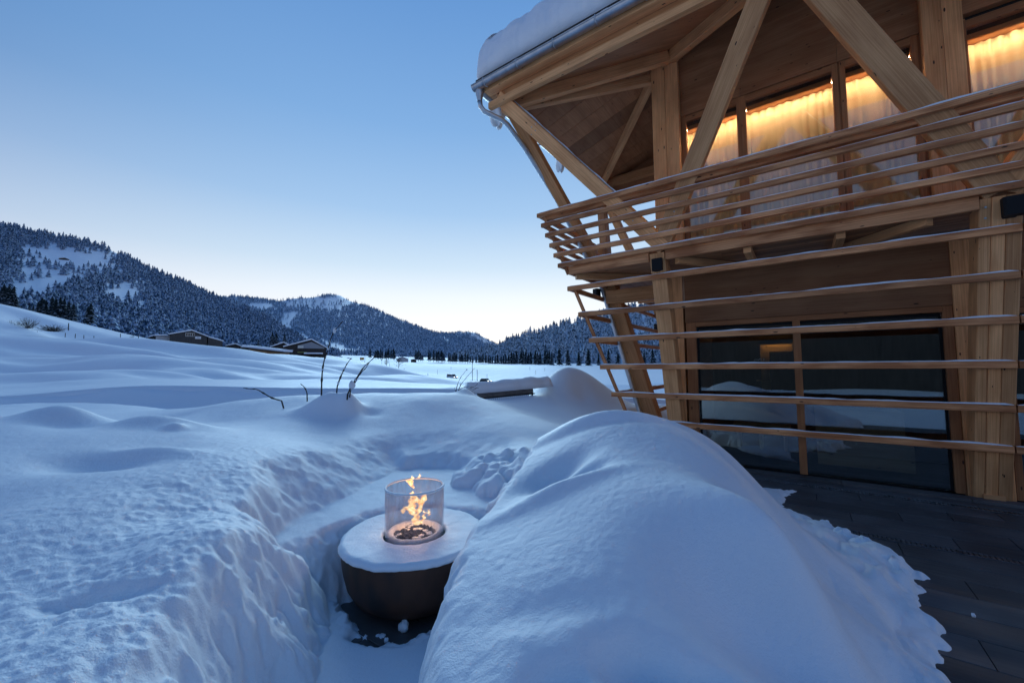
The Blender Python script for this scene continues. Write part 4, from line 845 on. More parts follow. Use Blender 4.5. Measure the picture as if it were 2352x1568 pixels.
# ================================================================ fire bowl
bc = np.array([BOWL[0], BOWL[1], G])
FB = empty('fire_bowl', bc, 'round rusty steel fire bowl topped with snow and a glass cylinder', 'fire bowl')
prof = [(.02, .012), (.29, .012), (.38, .04), (.45, .095), (.50, .18), (.528, .29), (.540, .38), (.542, .445), (.54, .455), (.53, .455), (.25, .45), (.02, .44)]
obj('bowl', MB().lathe(prof, bc, 72), FB, CORTEN, True)
# snow cap: ring with rounded, crumbly outer lip
n = 200; rr = np.concatenate([np.linspace(.238, .27, 6), np.linspace(.28, .52, 16), np.linspace(.525, .562, 12)]); P = np.zeros((len(rr)+3, n+1, 3))
for i in range(n+1):
    a = 2*math.pi*(i % n)/n; ca, sa = math.cos(a), math.sin(a); wob = .012*float(fbm(np.array([ca*4+9]), np.array([sa*4+9]), 3)[0])+.010*float(fbm(np.array([ca*16+9]), np.array([sa*16+9]), 3)[0])
    for j, r in enumerate(rr):
        e = max(0, (r-.518)/.044); q = max(0, (.262-r)/.024)
        z = .455+.042*math.sqrt(max(0, 1-e*e*.98))-.03*(1-math.sqrt(max(0, 1-q*q))) + .006*float(fbm(np.array([r*ca*7]), np.array([r*sa*7]), 3)[0])+.003*float(fbm(np.array([r*ca*30]), np.array([r*sa*30]), 2)[0])
        P[j+1, i] = bc+np.array([(r+wob*e)*ca, (r+wob*e)*sa, z])
    P[0, i] = bc+np.array([.24*ca, .24*sa, .45]); P[-2, i] = bc+np.array([(.555+wob)*ca, (.555+wob)*sa, .452]); P[-1, i] = bc+np.array([.53*ca, .53*sa, .449])
m_ = P.shape[0]; idx = np.arange(m_*(n+1)).reshape(m_, n+1); F = np.stack([idx[:-1, :-1], idx[:-1, 1:], idx[1:, 1:], idx[1:, :-1]], -1).reshape(-1, 4)
o = bpy.data.objects.new('snow_cap', mesh_of('snow_cap', P.reshape(-1, 3), F, SNOWFINE, True, None, None, bc)); C.objects.link(o); o.parent = FB
CHAR = noise_mat('charred_tray', (.012, .011, .011), (.04, .036, .034), 20, rough=.8)
obj('burner_tray', MB().lathe([(.245, .452), (.245, .47), (.236, .47), (.232, .457), (.01, .456)], bc, 48), FB, CHAR)
# snow lying inside the glass round the coals
g = MB(); nn = 96; V = []
prf = [(.222, .458), (.219, .50), (.205, .512), (.185, .505), (.165, .48), (.155, .458)]
for i in range(nn):
    a = 2*math.pi*i/nn; q = 1+.25*float(fbm(np.array([math.cos(a)*2+4]), np.array([math.sin(a)*2+4]), 4)[0])
    for r, z in prf: V.append(bc+np.array([(r if r > .21 else .22-(.22-r)*q*1.15)*math.cos(a), (r if r > .21 else .22-(.22-r)*q*1.15)*math.sin(a), z]))
k = len(prf); g.add(V, [(i*k+j, ((i+1) % nn)*k+j, ((i+1) % nn)*k+j+1, i*k+j+1) for i in range(nn) for j in range(k-1)])
obj('inner_snow', g, FB, SNOWFINE, True)
COAL = noise_mat('lava_coal', (.010, .010, .011), (.035, .034, .036), 40, rough=.75, bump=.6, bdist=.01)
g = MB()
for k in range(150):
    r = .165*math.sqrt(rnd.random()); a = rnd.random()*6.28
    g.blob(bc+np.array([r*math.cos(a), r*math.sin(a), .468+rnd.random()*.014]), rnd.uniform(.011, .020), (1, .8, .75), k, 4, .3)
o = obj('coal', g, FB, COAL); o['kind'] = 'stuff'
gcap = MB()
for k in range(26):
    r = .165*math.sqrt(rnd.random()); a = rnd.random()*6.28
    if r < .06: continue
    gcap.blob(bc+np.array([r*math.cos(a), r*math.sin(a), .484+rnd.random()*.006]), rnd.uniform(.010, .022), (1.2, .9, .45), k+300, 5, .3)
o = obj('coal_snow', gcap, FB, SNOWFINE, True); o['kind'] = 'stuff'
# glass cylinder, frosted streaks and a snow rim
CYL = glass_mat('frosted_glass', (.82, .85, .89), .03, .8, .05)
_n = CYL.node_tree.nodes; _out = _n['Material Output']; _mx0 = _out.inputs[0].links[0].from_node
_df = N(CYL, 'ShaderNodeBsdfDiffuse'); _df.inputs[0].default_value = (.55, .57, .60, 1); _tc = N(CYL, 'ShaderNodeTexCoord'); _mp = N(CYL, 'ShaderNodeMapping'); _mp.inputs['Scale'].default_value = (9, 9, 2.5)
_ns = N(CYL, 'ShaderNodeTexNoise'); _ns.inputs['Scale'].default_value = 2; _ns.inputs['Detail'].default_value = 9; Lk(CYL, _tc.outputs['Object'], _mp.inputs[0]); Lk(CYL, _mp.outputs[0], _ns.inputs['Vector'])
_mr = N(CYL, 'ShaderNodeMapRange'); _mr.inputs['From Min'].default_value = .35; _mr.inputs['From Max'].default_value = .75; _mr.inputs['To Min'].default_value = .03; _mr.inputs['To Max'].default_value = .26; Lk(CYL, _ns.outputs[0], _mr.inputs[0])
_m2 = N(CYL, 'ShaderNodeMixShader'); Lk(CYL, _mr.outputs[0], _m2.inputs[0]); Lk(CYL, _mx0.outputs[0], _m2.inputs[1]); Lk(CYL, _df.outputs[0], _m2.inputs[2]); Lk(CYL, _m2.outputs[0], _out.inputs[0])
cy = obj('glass_cylinder', MB().lathe([(.230, .457), (.230, .845), (.224, .845), (.224, .457)], bc, 72, True), FB, CYL, True)
g = MB(); ring = [bc+np.array([.227*math.cos(a), .227*math.sin(a), .849]) for a in np.linspace(0, 2*math.pi, 73)]
tp = [1+.35*float(fbm(np.array([math.cos(a)*6+3]), np.array([math.sin(a)*6+3]), 3)[0]) for a in np.linspace(0, 2*math.pi, 73)]; tp[-1] = tp[0]
g.tube(ring, .0085, 8, False, tp); obj('rim_snow', g, cy, SNOWFINE, True)
# flames
FL = bpy.data.materials.new('flame'); FL.use_nodes = True; _nt = FL.node_tree; _nt.nodes.remove(_nt.nodes['Principled BSDF'])
_e = N(FL, 'ShaderNodeEmission'); _lw = N(FL, 'ShaderNodeLayerWeight'); _lw.inputs[0].default_value = .35; _tc = N(FL, 'ShaderNodeTexCoord'); _ns = N(FL, 'ShaderNodeTexNoise'); _ns.inputs['Scale'].default_value = 34; _ns.inputs['Detail'].default_value = 4
Lk(FL, _tc.outputs['Object'], _ns.inputs['Vector']); _r = ramp(FL, _ns.outputs[0], [(.35, (1.0, .25, .05)), (.5, (1.0, .50, .16)), (.66, (1.0, .80, .45))]); Lk(FL, _r.outputs[0], _e.inputs[0]); _e.inputs[1].default_value = 1.9
_inv = N(FL, 'ShaderNodeMath', operation='SUBTRACT'); _inv.inputs[0].default_value = 1.0; Lk(FL, _lw.outputs['Facing'], _inv.inputs[1]); _pw = N(FL, 'ShaderNodeMath', operation='MULTIPLY'); _pw.use_clamp = True; Lk(FL, _inv.outputs[0], _pw.inputs[0])
_mr = N(FL, 'ShaderNodeMapRange'); _mr.inputs['From Min'].default_value = .36; _mr.inputs['From Max'].default_value = .56; _mr.inputs['To Min'].default_value = .10; _mr.inputs['To Max'].default_value = 1.0; Lk(FL, _ns.outputs[0], _mr.inputs[0]); Lk(FL, _mr.outputs[0], _pw.inputs[1])
_tr = N(FL, 'ShaderNodeBsdfTransparent'); _mx = N(FL, 'ShaderNodeMixShader'); Lk(FL, _pw.outputs[0], _mx.inputs[0]); Lk(FL, _tr.outputs[0], _mx.inputs[1]); Lk(FL, _e.outputs[0], _mx.inputs[2]); Lk(FL, _mx.outputs[0], _nt.nodes['Material Output'].inputs[0])
FI = empty('fire', bc+np.array([0, 0, .49]), 'orange gas flames burning inside the glass cylinder', 'fire')
def flame(pts, rad_, seed):
    """pts: reading-grid points in the vertical plane through the burner; rad_: half widths in m"""
    P = [atY(u, v, BOWL[1]+dy) for u, v, dy in pts]; n = 26; t = np.linspace(0, len(P)-1, n); i = np.minimum(t.astype(int), len(P)-2); f = t-i
    Q = [P[k]*(1-q)+P[k+1]*q for k, q in zip(i, f)]; R = np.interp(t, range(len(rad_)), rad_)
    Q = [q+np.array([.008*math.sin(j*.7+seed), .008*math.cos(j*.9+seed*2), 0]) for j, q in enumerate(Q)]
    V = []; m = 12
    for q, r in zip(Q, R):
        for k in range(m):
            a = 2*math.pi*k/m; rr = 1.1*r*(1+.38*math.sin(2*a+seed+q[2]*40)+.18*math.sin(3*a-seed+q[2]*70)); V.append(q+np.array([rr*math.cos(a), rr*.55*math.sin(a), .25*rr*math.sin(a+seed)]))
    F = [(j*m+k, j*m+(k+1) % m, (j+1)*m+(k+1) % m, (j+1)*m+k) for j in range(n-1) for k in range(m)]
    obj('flame', MB().add(V, F), FI, FL, True)
flame([(958, 1204, 0), (952, 1190, 0), (962, 1176, 0), (966, 1164, 0)], [.014, .026, .016, .002], 1)
flame([(966, 1202, 0), (972, 1190, .01), (976, 1178, .01), (974, 1170, .01)], [.008, .014, .009, .001], 2)
flame([(955, 1186, 0), (946, 1172, 0), (938, 1162, 0), (930, 1170, 0), (924, 1178, 0)], [.010, .024, .030, .020, .004], 3)
flame([(946, 1174, 0), (946, 1158, 0), (952, 1146, 0), (948, 1134, 0), (946, 1128, 0)], [.014, .034, .030, .016, .002], 4)
flame([(960, 1176, .01), (966, 1158, .01), (972, 1146, .01), (975, 1134, .01), (966, 1131, .01)], [.010, .022, .018, .020, .003], 5)
flame([(948, 1156, .0), (958, 1148, .0), (966, 1152, 0), (972, 1158, .0)], [.01, .022, .016, .004], 6)
flame([(949, 1121, 0), (945, 1110, 0), (940, 1104, 0), (946, 1098, 0), (949, 1092, 0)], [.003, .013, .018, .008, .001], 7)
flame([(944, 1110, .01), (938, 1105, .01), (935, 1101, .01)], [.005, .008, .001], 8)
flame([(958, 1100, .02), (964, 1094, .02), (966, 1087, .02)], [.002, .007, .001], 9)
flame([(985, 1184, .02), (986, 1176, .02), (985, 1168, .02)], [.004, .006, .001], 10)
pl = bpy.data.lights.new('fire_glow', 'POINT'); pl.energy = 3.2; pl.color = (1, .48, .20); pl.shadow_soft_size = .05
po = bpy.data.objects.new('fire_glow', pl); C.objects.link(po); po.parent = FI; po.location = (0, 0, .13)
# ================================================================ twigs poking out of the snow
BARK = noise_mat('twig_bark', (.012, .010, .009), (.035, .028, .024), 60, rough=.8)
def curve(pts, n):
    P = np.array(pts, float); t = np.linspace(0, len(P)-1, n); i = np.minimum(t.astype(int), len(P)-2); f = (t-i)[:, None]
    g = lambda k: P[np.clip(k, 0, len(P)-1)]
    p0, p1, p2, p3 = g(i-1), g(i), g(i+1), g(i+2)
    return .5*((2*p1)+(-p0+p2)*f+(2*p0-5*p1+4*p2-p3)*f**2+(-p0+3*p1-3*p2+p3)*f**3)
def stem(parent, px, Y, r, n=18, nodes=5, dY=0.0, clumps=()):
    P = curve([atY(u, v, Y+dY*k/max(1, len(px)-1)) for k, (u, v) in enumerate(px)], n)
    P[0] -= np.array([0, 0, .12])
    tp = np.linspace(1.15, .45, n); 
    for k in range(1, nodes+1): tp[min(n-1, int(k*n/(nodes+.5)))] *= 1.7
    o = obj('stem', MB().tube(P, r, 6, True, tp), parent, BARK)
    for f, rr, sx in clumps: obj('snow', MB().blob(P[int(f*(n-1))]+np.array([0, 0, rr*.3]), rr, (sx, sx, 1.3), int(f*100), 6), o, SNOWFINE, True)
SH = empty('buried_shrub', atY(765, 905, 6.75), 'dark knotty twigs of a buried shrub poking out of the snow hump', 'shrub')
stem(SH, [(738.6, 896), (739, 875), (741, 848), (745, 826), (752, 807), (760, 777.5), (770, 758), (788, 737)], 6.72, .011, 26, 6, 0, [(.28, .016, .9), (.62, .02, .8), (.85, .035, .75)])
stem(SH, [(773, 892), (782.6, 864.8), (790.4, 848), (798, 834), (807, 822)], 6.75, .010, 18, 4, 0, [(.12, .018, 1), (.55, .013, 1)])
stem(SH, [(797, 908), (806, 890), (817, 871), (834, 845), (847.6, 831.8), (863, 817.5)], 6.62, .011, 22, 5, .1, [(.25, .055, .9), (.42, .018, 1), (.7, .014, 1)])
stem(SH, [(803, 900), (816, 876), (829, 856), (840, 845), (850, 829)], 6.66, .009, 18, 4, .1, [(.3, .02, 1)])
stem(SH, [(652, 921.5), (626, 914), (607, 903.5), (589.6, 894), (575, 893), (559, 890.5)], 7.0, .011, 20, 4)
stem(SH, [(706, 906), (702, 893.7), (696, 886), (690, 881)], 7.0, .009, 12, 2)
SH2 = empty('buried_shrub', atY(1048, 910, 8.1), 'spray of thin bare twigs beside the small hump by the wire fence', 'shrub')
for px, cl in (([(1047, 909), (1049, 890), (1056, 870), (1066, 856), (1074, 847)], [(.95, .012, 1)]), ([(1049, 909), (1056, 888), (1070, 868), (1082, 855), (1090, 845)], []), ([(1048, 910), (1062, 900), (1078, 892), (1092, 886), (1100, 876)], [(.96, .012, 1)]),
               ([(1050, 910), (1066, 906), (1080, 900), (1096, 890)], []), ([(1050, 911), (1070, 909), (1086, 904), (1100, 903)], [(.5, .012, 1)]), ([(1049, 910), (1066, 903), (1084, 893), (1100, 890)], []), ([(1048, 909), (1058, 893), (1072, 888), (1088, 889)], []),
               ([(1052, 912), (1068, 913), (1082, 917), (1096, 925)], []), ([(1047, 908), (1046, 898), (1044, 890)], []), ([(1075, 912), (1088, 922), (1100, 916)], []), ([(1049, 909), (1054, 895), (1058, 880)], [])):
    stem(SH2, px, 8.15, .0055, 12, 3, .1, cl)
# ================================================================ wire fence half buried behind the bank
FE = empty('wire_fence', atY(1160, 925, 9.4), 'half buried chain link fence under a snow covered top board', 'fence')
fa, fb = atY(1096, 909, 9.1), atY(1224, 897, 9.75)
GREYWOOD = noise_mat('grey_board', (.10, .10, .105), (.2, .2, .2), 8, rough=.7, rs=(1, 1, 4))
obj('top_board', MB().beam(fa, fb, .03, .13), FE, GREYWOOD); obj('top_rail', MB().beam(fa-ez*.06+nrm(np.cross(fb-fa, ez))*.05, fb-ez*.06+nrm(np.cross(fb-fa, ez))*.05, .09, .03), FE, DARKMETAL)
obj('board_snow', snow_strip(fa+ez*.066-.3*nrm(fb-fa), fb+ez*.066+.5*nrm(fb-fa), .34, .26, 77, .14), FE, SNOW, True)
d = nrm(fb-fa); L = np.linalg.norm(fb-fa)
for k, f in enumerate((.02, .985)): obj('post', MB().tube([fa+d*L*f-ez*.9, fa+d*L*f-ez*.07], .024, 10), FE, DARKMETAL)
g = MB(); st = .055; nW = int(L/st)
for k in range(nW):
    x0 = fa+d*(k*st)+ez*(fb-fa)[2]*k/nW; zz0 = -.10
    for lane in (0, 1):
        pts = [x0+d*(st*.5*((q+lane) % 2))+ez*(zz0-.045*q)+nrm(np.cross(d, ez))*.006*(1 if lane else -1) for q in range(9)]
        g.tube(pts, .005, 3, False)
o = obj('chain_link', g, FE, DARKMETAL); o['kind'] = 'stuff'
# ================================================================ far houses
DARKWALL = noise_mat('dark_larch', (.018, .015, .014), (.045, .037, .033), 1.2, rough=.8, rs=(6, 6, .5))
GREYWALL = noise_mat('weathered_board', (.04, .037, .036), (.075, .07, .066), 1.2, rough=.8, rs=(6, 6, .4))
PALEWOOD = noise_mat('pale_larch', (.34, .20, .10), (.45, .28, .15), 1.2, rough=.8, rs=(5, 5, .4))
PLASTER = mat('plaster', (.5, .5, .5), .9); FROSTGLASS = mat('grey_panel', (.20, .23, .27), .35); PALEFR = mat('pale_frame', (.6, .6, .55), .6); DGLASS = mat('dark_pane', (.015, .018, .022), .15)
def gable(name, label, g0, wl, wr, ridge_off, hwl, hwr, hr, depth, m, cat='house', group=None, snow=.45, over=.5):
    """gable end facing the viewer: x to the right (world), y away. heights above g0"""
    h_ = empty(name, g0, label, cat, group); h_.rotation_euler = (0, 0, math.atan2(-g0[0], g0[1])); x0, x1, xr = -wl, wr, ridge_off; q = MB(); g0 = np.array(g0)
    fr = [(x0, -2.5), (x1, -2.5), (x1, hwr), (xr, hr), (x0, hwl)]
    V = [g0+np.array([x, 0, z]) for x, z in fr]+[g0+np.array([x, depth, z]) for x, z in fr]
    q.add(V, [(4, 3, 2, 1, 0), (5, 6, 7, 8, 9)]+[(i, (i+1) % 5, (i+1) % 5+5, i+5) for i in range(5)]); obj('wall', q, h_, m)
    for sx, xe, ze in ((-1, x0, hwl), (1, x1, hwr)):
        sl_ = (hr-ze)/(abs(xe-xr)+1e-6); xo = xe+sx*over; zo = ze-sl_*over
        a = [np.array([xr, -over, hr+.02]), np.array([xo, -over, zo+.02]), np.array([xo, depth+over, zo+.02]), np.array([xr, depth+over, hr+.02])]
        obj('roof', MB().slab([g0+p+ez*.16 for p in a], .16), h_, ROOFDARK)
        if snow: 
            b_ = [p+ez*(.17+snow) for p in a]; b_[1] = b_[1]-np.array([sx*.1, 0, .06]); b_[2] = b_[2]-np.array([sx*.1, 0, .06])
            obj('roof_snow', MB().slab([g0+p for p in b_], snow), h_, SNOWFAR)
    return h_
def quad_box(parent, name, g0, x0, x1, z0, z1, y0, th, m, label=None):
    o = obj(name, MB().box(np.array(g0)+np.array([x0, y0-th, z0]), np.array(g0)+np.array([x1, y0, z1]), .005), parent, m)
    if label: o['label'] = label
    return o
def at_scale(u, v, Y): return atY(u, v, Y), Y/FX*1.01
g0, k = at_scale(433, 787, 152)
hs = gable('barn', 'long weathered barn with a strip of pale framed windows and a small white sign', g0-ez*1.2*k, 33*k, 33*k, 5*k, 18*k, 16*k, 28*k, 22, GREYWALL, 'barn')
f = quad_box(hs, 'window', g0, -6*k, 10.5*k, 14.5*k, 22.5*k, -.02, .1, PALEFR)
for q in range(4): quad_box(hs, 'pane', g0, (-5.2+q*4)*k, (-5.2+q*4+3.2)*k, 15.3*k, 21.7*k, -.13, .02, DGLASS)
s_ = quad_box(hs, 'sign', g0, 11.5*k, 22*k, 9.5*k, 15*k, -.02, .06, mat('sign_white', (.75, .75, .75), .6)); INK = mat('sign_ink', (.35, .36, .4), .7)
for a, b_, z in ((13.5, 20, 12.6), (15, 19, 10.8)): quad_box(s_, 'mark', g0, a*k, b_*k, z*k, (z+.8)*k, -.085, .01, INK)
ax_ = MB(); V = [g0+np.array([x*k, 0.01, z*k]) for x, z in ((35, -20), (63, -20), (63, 5.5), (35, 14))]; V += [p+np.array([0, 12, 0]) for p in V]; ax_.add(V, [(3, 2, 1, 0), (4, 5, 6, 7)]+[(i, (i+1) % 4, (i+1) % 4+4, i+4) for i in range(4)]); obj('annex', ax_, hs, GREYWALL)
obj('roof_snow', MB().slab([g0+np.array(p)*np.array([k, 1, k]) for p in ((34, -.4, 17), (65, -.4, 7.5), (65, 12, 7.5), (34, 12, 17))], .4), hs, SNOWFAR)
g0, k = at_scale(378, 780, 150); gable('shed', 'low snow covered shed joined to the left end of the weathered barn', g0, 15*k, 15*k, 0, 7*k, 7*k, 8*k, 8, PLASTER, 'shed', None, .5)
g0, k = at_scale(353, 776, 155); gable('hut', 'tiny dark gabled hut left of the weathered barn', g0, 7*k, 9*k, 0, 1*k, 1*k, 4*k, 8, DARKWALL, 'hut')
g0, k = at_scale(537, 798, 170); gable('hut', 'low dark roofed hut between the barn and the long pale shed', g0, 14*k, 12*k, 3*k, 3*k, 3*k, 7*k, 8, DARKWALL, 'hut')
g0, k = at_scale(563, 801, 175); gable('hut', 'small dark hut just left of the long pale shed', g0, 7*k, 7*k, 0, 2*k, 2*k, 4*k, 8, DARKWALL, 'hut')
g0, k = at_scale(610, 812, 140)
lw = empty('long_shed', g0, 'long low pale timber shed under a thick tilted slab of snow', 'shed')
a = atY(567, 803, 140); b_ = atY(656, 814, 138)
obj('wall', MB().beam(a+np.array([1, 1.2, -.8]), b_+np.array([-.3, 1.2, -.8]), 2.2, 3.2), lw, PALEWOOD); obj('roof', MB().beam(atY(565, 798.5, 140)+np.array([0, .8, 0]), atY(658, 809.5, 138)+np.array([0, .8, 0]), 4.6, .22), lw, ROOFDARK)
obj('roof_snow', MB().beam(atY(564.5, 794.5, 140)+np.array([0, .8, 0]), atY(659, 805.5, 138)+np.array([0, .8, 0]), 4.7, .75, ch=.3), lw, SNOWFAR)
g0, k = at_scale(650, 806, 158); hs = gable('house', 'small dark gabled house behind the long pale shed', g0, 24*k, 16*k, 1*k, 8*k, 10*k, 18*k, 12, DARKWALL)
quad_box(hs, 'window', g0, 6*k, 13*k, 8*k, 13*k, -.02, .08, FROSTGLASS)
g0, k = at_scale(700, 818, 146); hs = gable('house', 'big dark gabled house with a grey boarded gable at the village edge', g0, 41*k, 44*k, 13*k, 20*k, 19*k, 37*k, 20, DARKWALL)
gp = MB(); V = [g0+np.array([x*k, -.05, z*k]) for x, z in ((-15, 18), (40, 18), (40, 21), (13, 33), (-15, 24))]; V += [p+np.array([0, .045, 0]) for p in V]; gp.add(V, [(4, 3, 2, 1, 0), (5, 6, 7, 8, 9)]+[(i, (i+1) % 5, (i+1) % 5+5, i+5) for i in range(5)]); obj('gable_panel', gp, hs, FROSTGLASS)
quad_box(hs, 'window', g0, -14*k, -3*k, 18.5*k, 24*k, -.06, .05, PALEFR); quad_box(hs, 'window', g0, -29*k, -23*k, 11*k, 15*k, -.02, .06, FROSTGLASS)
quad_box(hs, 'sign_strip', g0, -15*k, 4*k, 8.5*k, 9.6*k, -.02, .06, mat('lime_strip', (.42, .48, .12), .6)); obj('porch_roof', MB().box(g0+np.array([0, -2.5, 3.5*k]), g0+np.array([36*k, -.05, 5*k])), hs, ROOFDARK); obj('porch_snow', MB().box(g0+np.array([-.3, -2.7, 5.02*k]), g0+np.array([36.5*k, -.06, 8*k]), .25), hs, SNOWFAR)
g0, k = at_scale(925, 828, 420); gable('chalet', 'distant pale chalet among the dark spruces across the meadow', g0, 13*k, 12*k, -1*k, 3*k, 3*k, 8*k, 16, PLASTER)
g0, k = at_scale(950, 828.5, 425); gable('hut', 'distant low shed right of the pale chalet', g0, 6*k, 6*k, 0, 2*k, 2*k, 3*k, 8, DARKWALL, 'hut')
def hill_point(key, u, v):
    U, P, _, _ = HILLS[key]; uu, vv = projN(P); i = np.argmin((uu-u)**2+(vv-v)**2); return P.reshape(-1, 3)[i]
g0 = hill_point('left', 146, 596); k = g0[1]/FX; gable('hut', 'lone dark alpine hut on the bright clearing of the left hillside', g0+ez*1, 8*k, 7*k, 0, 1.5*k, 1.5*k, 4*k, 10, DARKWALL, 'hut', None, .5, 1.0)
for u, v, w_, lb in ((775, 822, 9, 'leftmost low snowy roof beside the road in the village'), (800, 826, 7, 'second low snowy roof beside the road in the village'), (757, 822, 8, 'snowy lean-to roof at the right corner of the big dark house')):
    g0, k = at_scale(u, v+2, 250); gable('hut', lb, g0, w_*k, w_*k, 0, 1.5*k, 1.5*k, 3.5*k, 8, DARKWALL, 'hut', None, .8)
# ================================================================ vehicles on the road
RUB = mat('tyre', (.012, .012, .012), .8); HEADL = emit('headlight_glow', (1, .93, .8), 9.0)
def car(name, label, cat, p, yaw, prof, wins, wdt, col, wheels, hl, group='vehicles on the valley road'):
    """prof: closed side profile (x forward, z); wins: side window polygons"""
    o = empty(name, p, label, cat, group); c, s = math.cos(yaw), math.sin(yaw); p = np.array(p)
    def W(x, y, z): return p+np.array([x*c-y*s, x*s+y*c, z])
    def ext(poly, y0, y1, tuck=0): 
        n = len(poly); V = [W(x, y0*(1-tuck*max(0, z-.9)), z) for x, z in poly]+[W(x, y1*(1-tuck*max(0, z-.9)), z) for x, z in poly]
        return MB().add(V, [tuple(range(n-1, -1, -1)), tuple(range(n, 2*n))]+[(i, (i+1) % n, (i+1) % n+n, i+n) for i in range(n)])
    b_ = obj('body', ext(prof, -wdt/2, wdt/2, .14), o, mat('car_paint', col, .35)); md = b_.modifiers.new('b', 'BEVEL'); md.width = .06; md.segments = 2; md.limit_method = 'ANGLE'
    for poly in wins['side']:
        for sy in (-1, 1):
            y = sy*(wdt/2+.004); obj('window', ext(poly, y-.006, y+.006, .14), o, DGLASS)
    for poly in wins['front']: obj('window', ext(poly, -wdt/2*.86, wdt/2*.86, .10), o, DGLASS, False)
    for x in wheels:
        for sy in (-1, 1):
            w_ = MB().tube([W(x, sy*(wdt/2-.20), .33), W(x, sy*(wdt/2+.015), .33)], .33, 18); q = obj('wheel', w_, o, RUB); obj('rim', MB().tube([W(x, sy*(wdt/2-.05), .33), W(x, sy*(wdt/2+.022), .33)], .19, 12), q, STEEL)
    for sy in (-1, 1): obj('headlight', MB().blob(W(hl[0], sy*wdt*.36, hl[1]), .13, (.6, 1.3, .8), 3, 6, .05), o, HEADL)
    return o
VAN = [(-2.4, .35), (2.35, .35), (2.4, .75), (2.2, 1.0), (1.45, 1.15), (.75, 1.88), (.5, 1.95), (-2.25, 1.95), (-2.38, 1.6)]
VANW = dict(side=[[(1.2, 1.2), (.68, 1.76), (.30, 1.78), (.30, 1.18)], [(.2, 1.18), (.2, 1.78), (-.85, 1.78), (-.85, 1.18)], [(-.95, 1.18), (-.95, 1.78), (-2.1, 1.75), (-2.15, 1.18)]], front=[[(1.47, 1.18), (.80, 1.85), (.83, 1.87), (1.50, 1.20)]])
g0 = ground(1040, 866, 153); d_ = RP[6]-RP[5]; yaw = math.atan2(d_[1], d_[0])
zr = lambda P: float(zfield(P[0], P[1]))-.22
def on_road(u, Y):
    i = np.argmin(np.abs(projN(RX)[0]-u)); p = RX[i].copy(); p[2] = zr(p); t_ = tng[i]; return p, math.atan2(t_[1], t_[0])
p, yw = on_road(1040, 0); car('van', 'silver white minibus with lit headlights on the valley road', 'van', p, yw, VAN, VANW, 1.9, (.55, .56, .58), (-1.45, 1.5), (2.35, .78))
CARP = [(-2.2, .32), (2.25, .32), (2.28, .6), (2.0, .82), (1.0, .95), (.35, 1.42), (-1.5, 1.45), (-2.1, 1.0), (-2.25, .7)]
CARW = dict(side=[[(.85, .98), (.30, 1.36), (-.4, 1.38), (-.4, .98)], [(-.5, .98), (-.5, 1.38), (-1.4, 1.38), (-1.85, 1.0)]], front=[[(1.02, .98), (.42, 1.40), (.46, 1.42), (1.06, 1.0)]])
p, yw = on_road(1116, 0); cc = car('car', 'black estate car with snow on its roof and lit headlights behind the white minibus', 'car', p, yw, CARP, CARW, 1.8, (.012, .012, .014), (-1.35, 1.4), (2.2, .62))
c_, s__ = math.cos(yw), math.sin(yw); obj('roof_snow', MB().beam(p+np.array([-1.3*c_, -1.3*s__, 1.48]), p+np.array([.3*c_, .3*s__, 1.46]), 1.2, .07, ch=.03), cc, SNOWFAR)
p, yw = on_road(873, 0); cc = car('car', 'dark car with a snowy roof coming round the far bend of the road', 'car', p, yw, CARP, CARW, 1.8, (.03, .03, .035), (-1.35, 1.4), (2.2, .62))
c_, s__ = math.cos(yw), math.sin(yw); obj('roof_snow', MB().beam(p+np.array([-1.4*c_, -1.4*s__, 1.5]), p+np.array([.3*c_, .3*s__, 1.48]), 1.3, .12, ch=.05), cc, SNOWFAR)
# ================================================================ lamps, signs, stakes
def lamp(u, vt, vb, Y, label):
    b_ = atY(u, vb, Y); tpt = atY(u+.2, vt, Y); o = empty('street_lamp', b_, label, 'street lamp', 'street lamps by the valley road')
    obj('pole', MB().tube([b_-ez*1.5, b_+(tpt-b_)*.5, tpt], .09, 8, True, [1.2, 1, .7]), o, DARKMETAL); obj('lamp_head', MB().beam(tpt-np.array([.5, 0, -.05]), tpt+np.array([.7, 0, .08]), .35, .16, ch=.04), o, GREYWALL)
lamp(1085, 823, 869, 145, 'street lamp standing between the minibus and the black estate car'); lamp(838, 812.5, 840, 260, 'street lamp at the far bend of the road beside the orange sign')
def stake(u, vt, vb, Y, r, name, label, cat, group, m=DARKMETAL):
    b_ = atY(u, vb, Y); tpt = atY(u+rnd.uniform(-.5, .5), vt, Y); o = obj(name, MB().tube([b_-ez*.8, tpt], r, 6), None, m); return tag(o, label, cat, group)
for u, vt, vb, Y, lb in ((1036, 842.5, 850, 215, 'thin snow stake in the meadow right above the white minibus'), (1005, 849, 855, 190, 'thin snow stake across the road to the left of the white minibus'), (928.5, 846, 852, 178, 'thin snow stake just right of the taller bare roadside tree'), (1118.5, 859, 866, 142, 'thin snow stake standing up right behind the black estate car'),
        (1217, 841.5, 847, 230, 'thin far snow stake in the meadow left of the slatted corner'), (1230, 850, 856, 190, 'nearer thin snow stake in the meadow left of the slatted corner'), (895, 834, 840, 215, 'thin snow stake between the two bare roadside trees'), (1251, 845, 849, 210, 'rightmost thin snow stake in the meadow by the slatted corner'), (983, 857, 862, 170, 'short thin stake on the near road edge left of the minibus')):
    stake(u, vt, vb, Y, .06, 'snow_stake', lb, 'stake', 'snow marker stakes')
stake(1096, 848, 870, 144, .10, 'sign_post', 'dark post with a small sign plate right of the nearer street lamp', 'post', None)
stake(1180, 871, 878, 128, .2, 'sign_post', 'short dark red post at the roadside in front of the fence', 'post', None, mat('dark_red', (.12, .02, .02), .6))
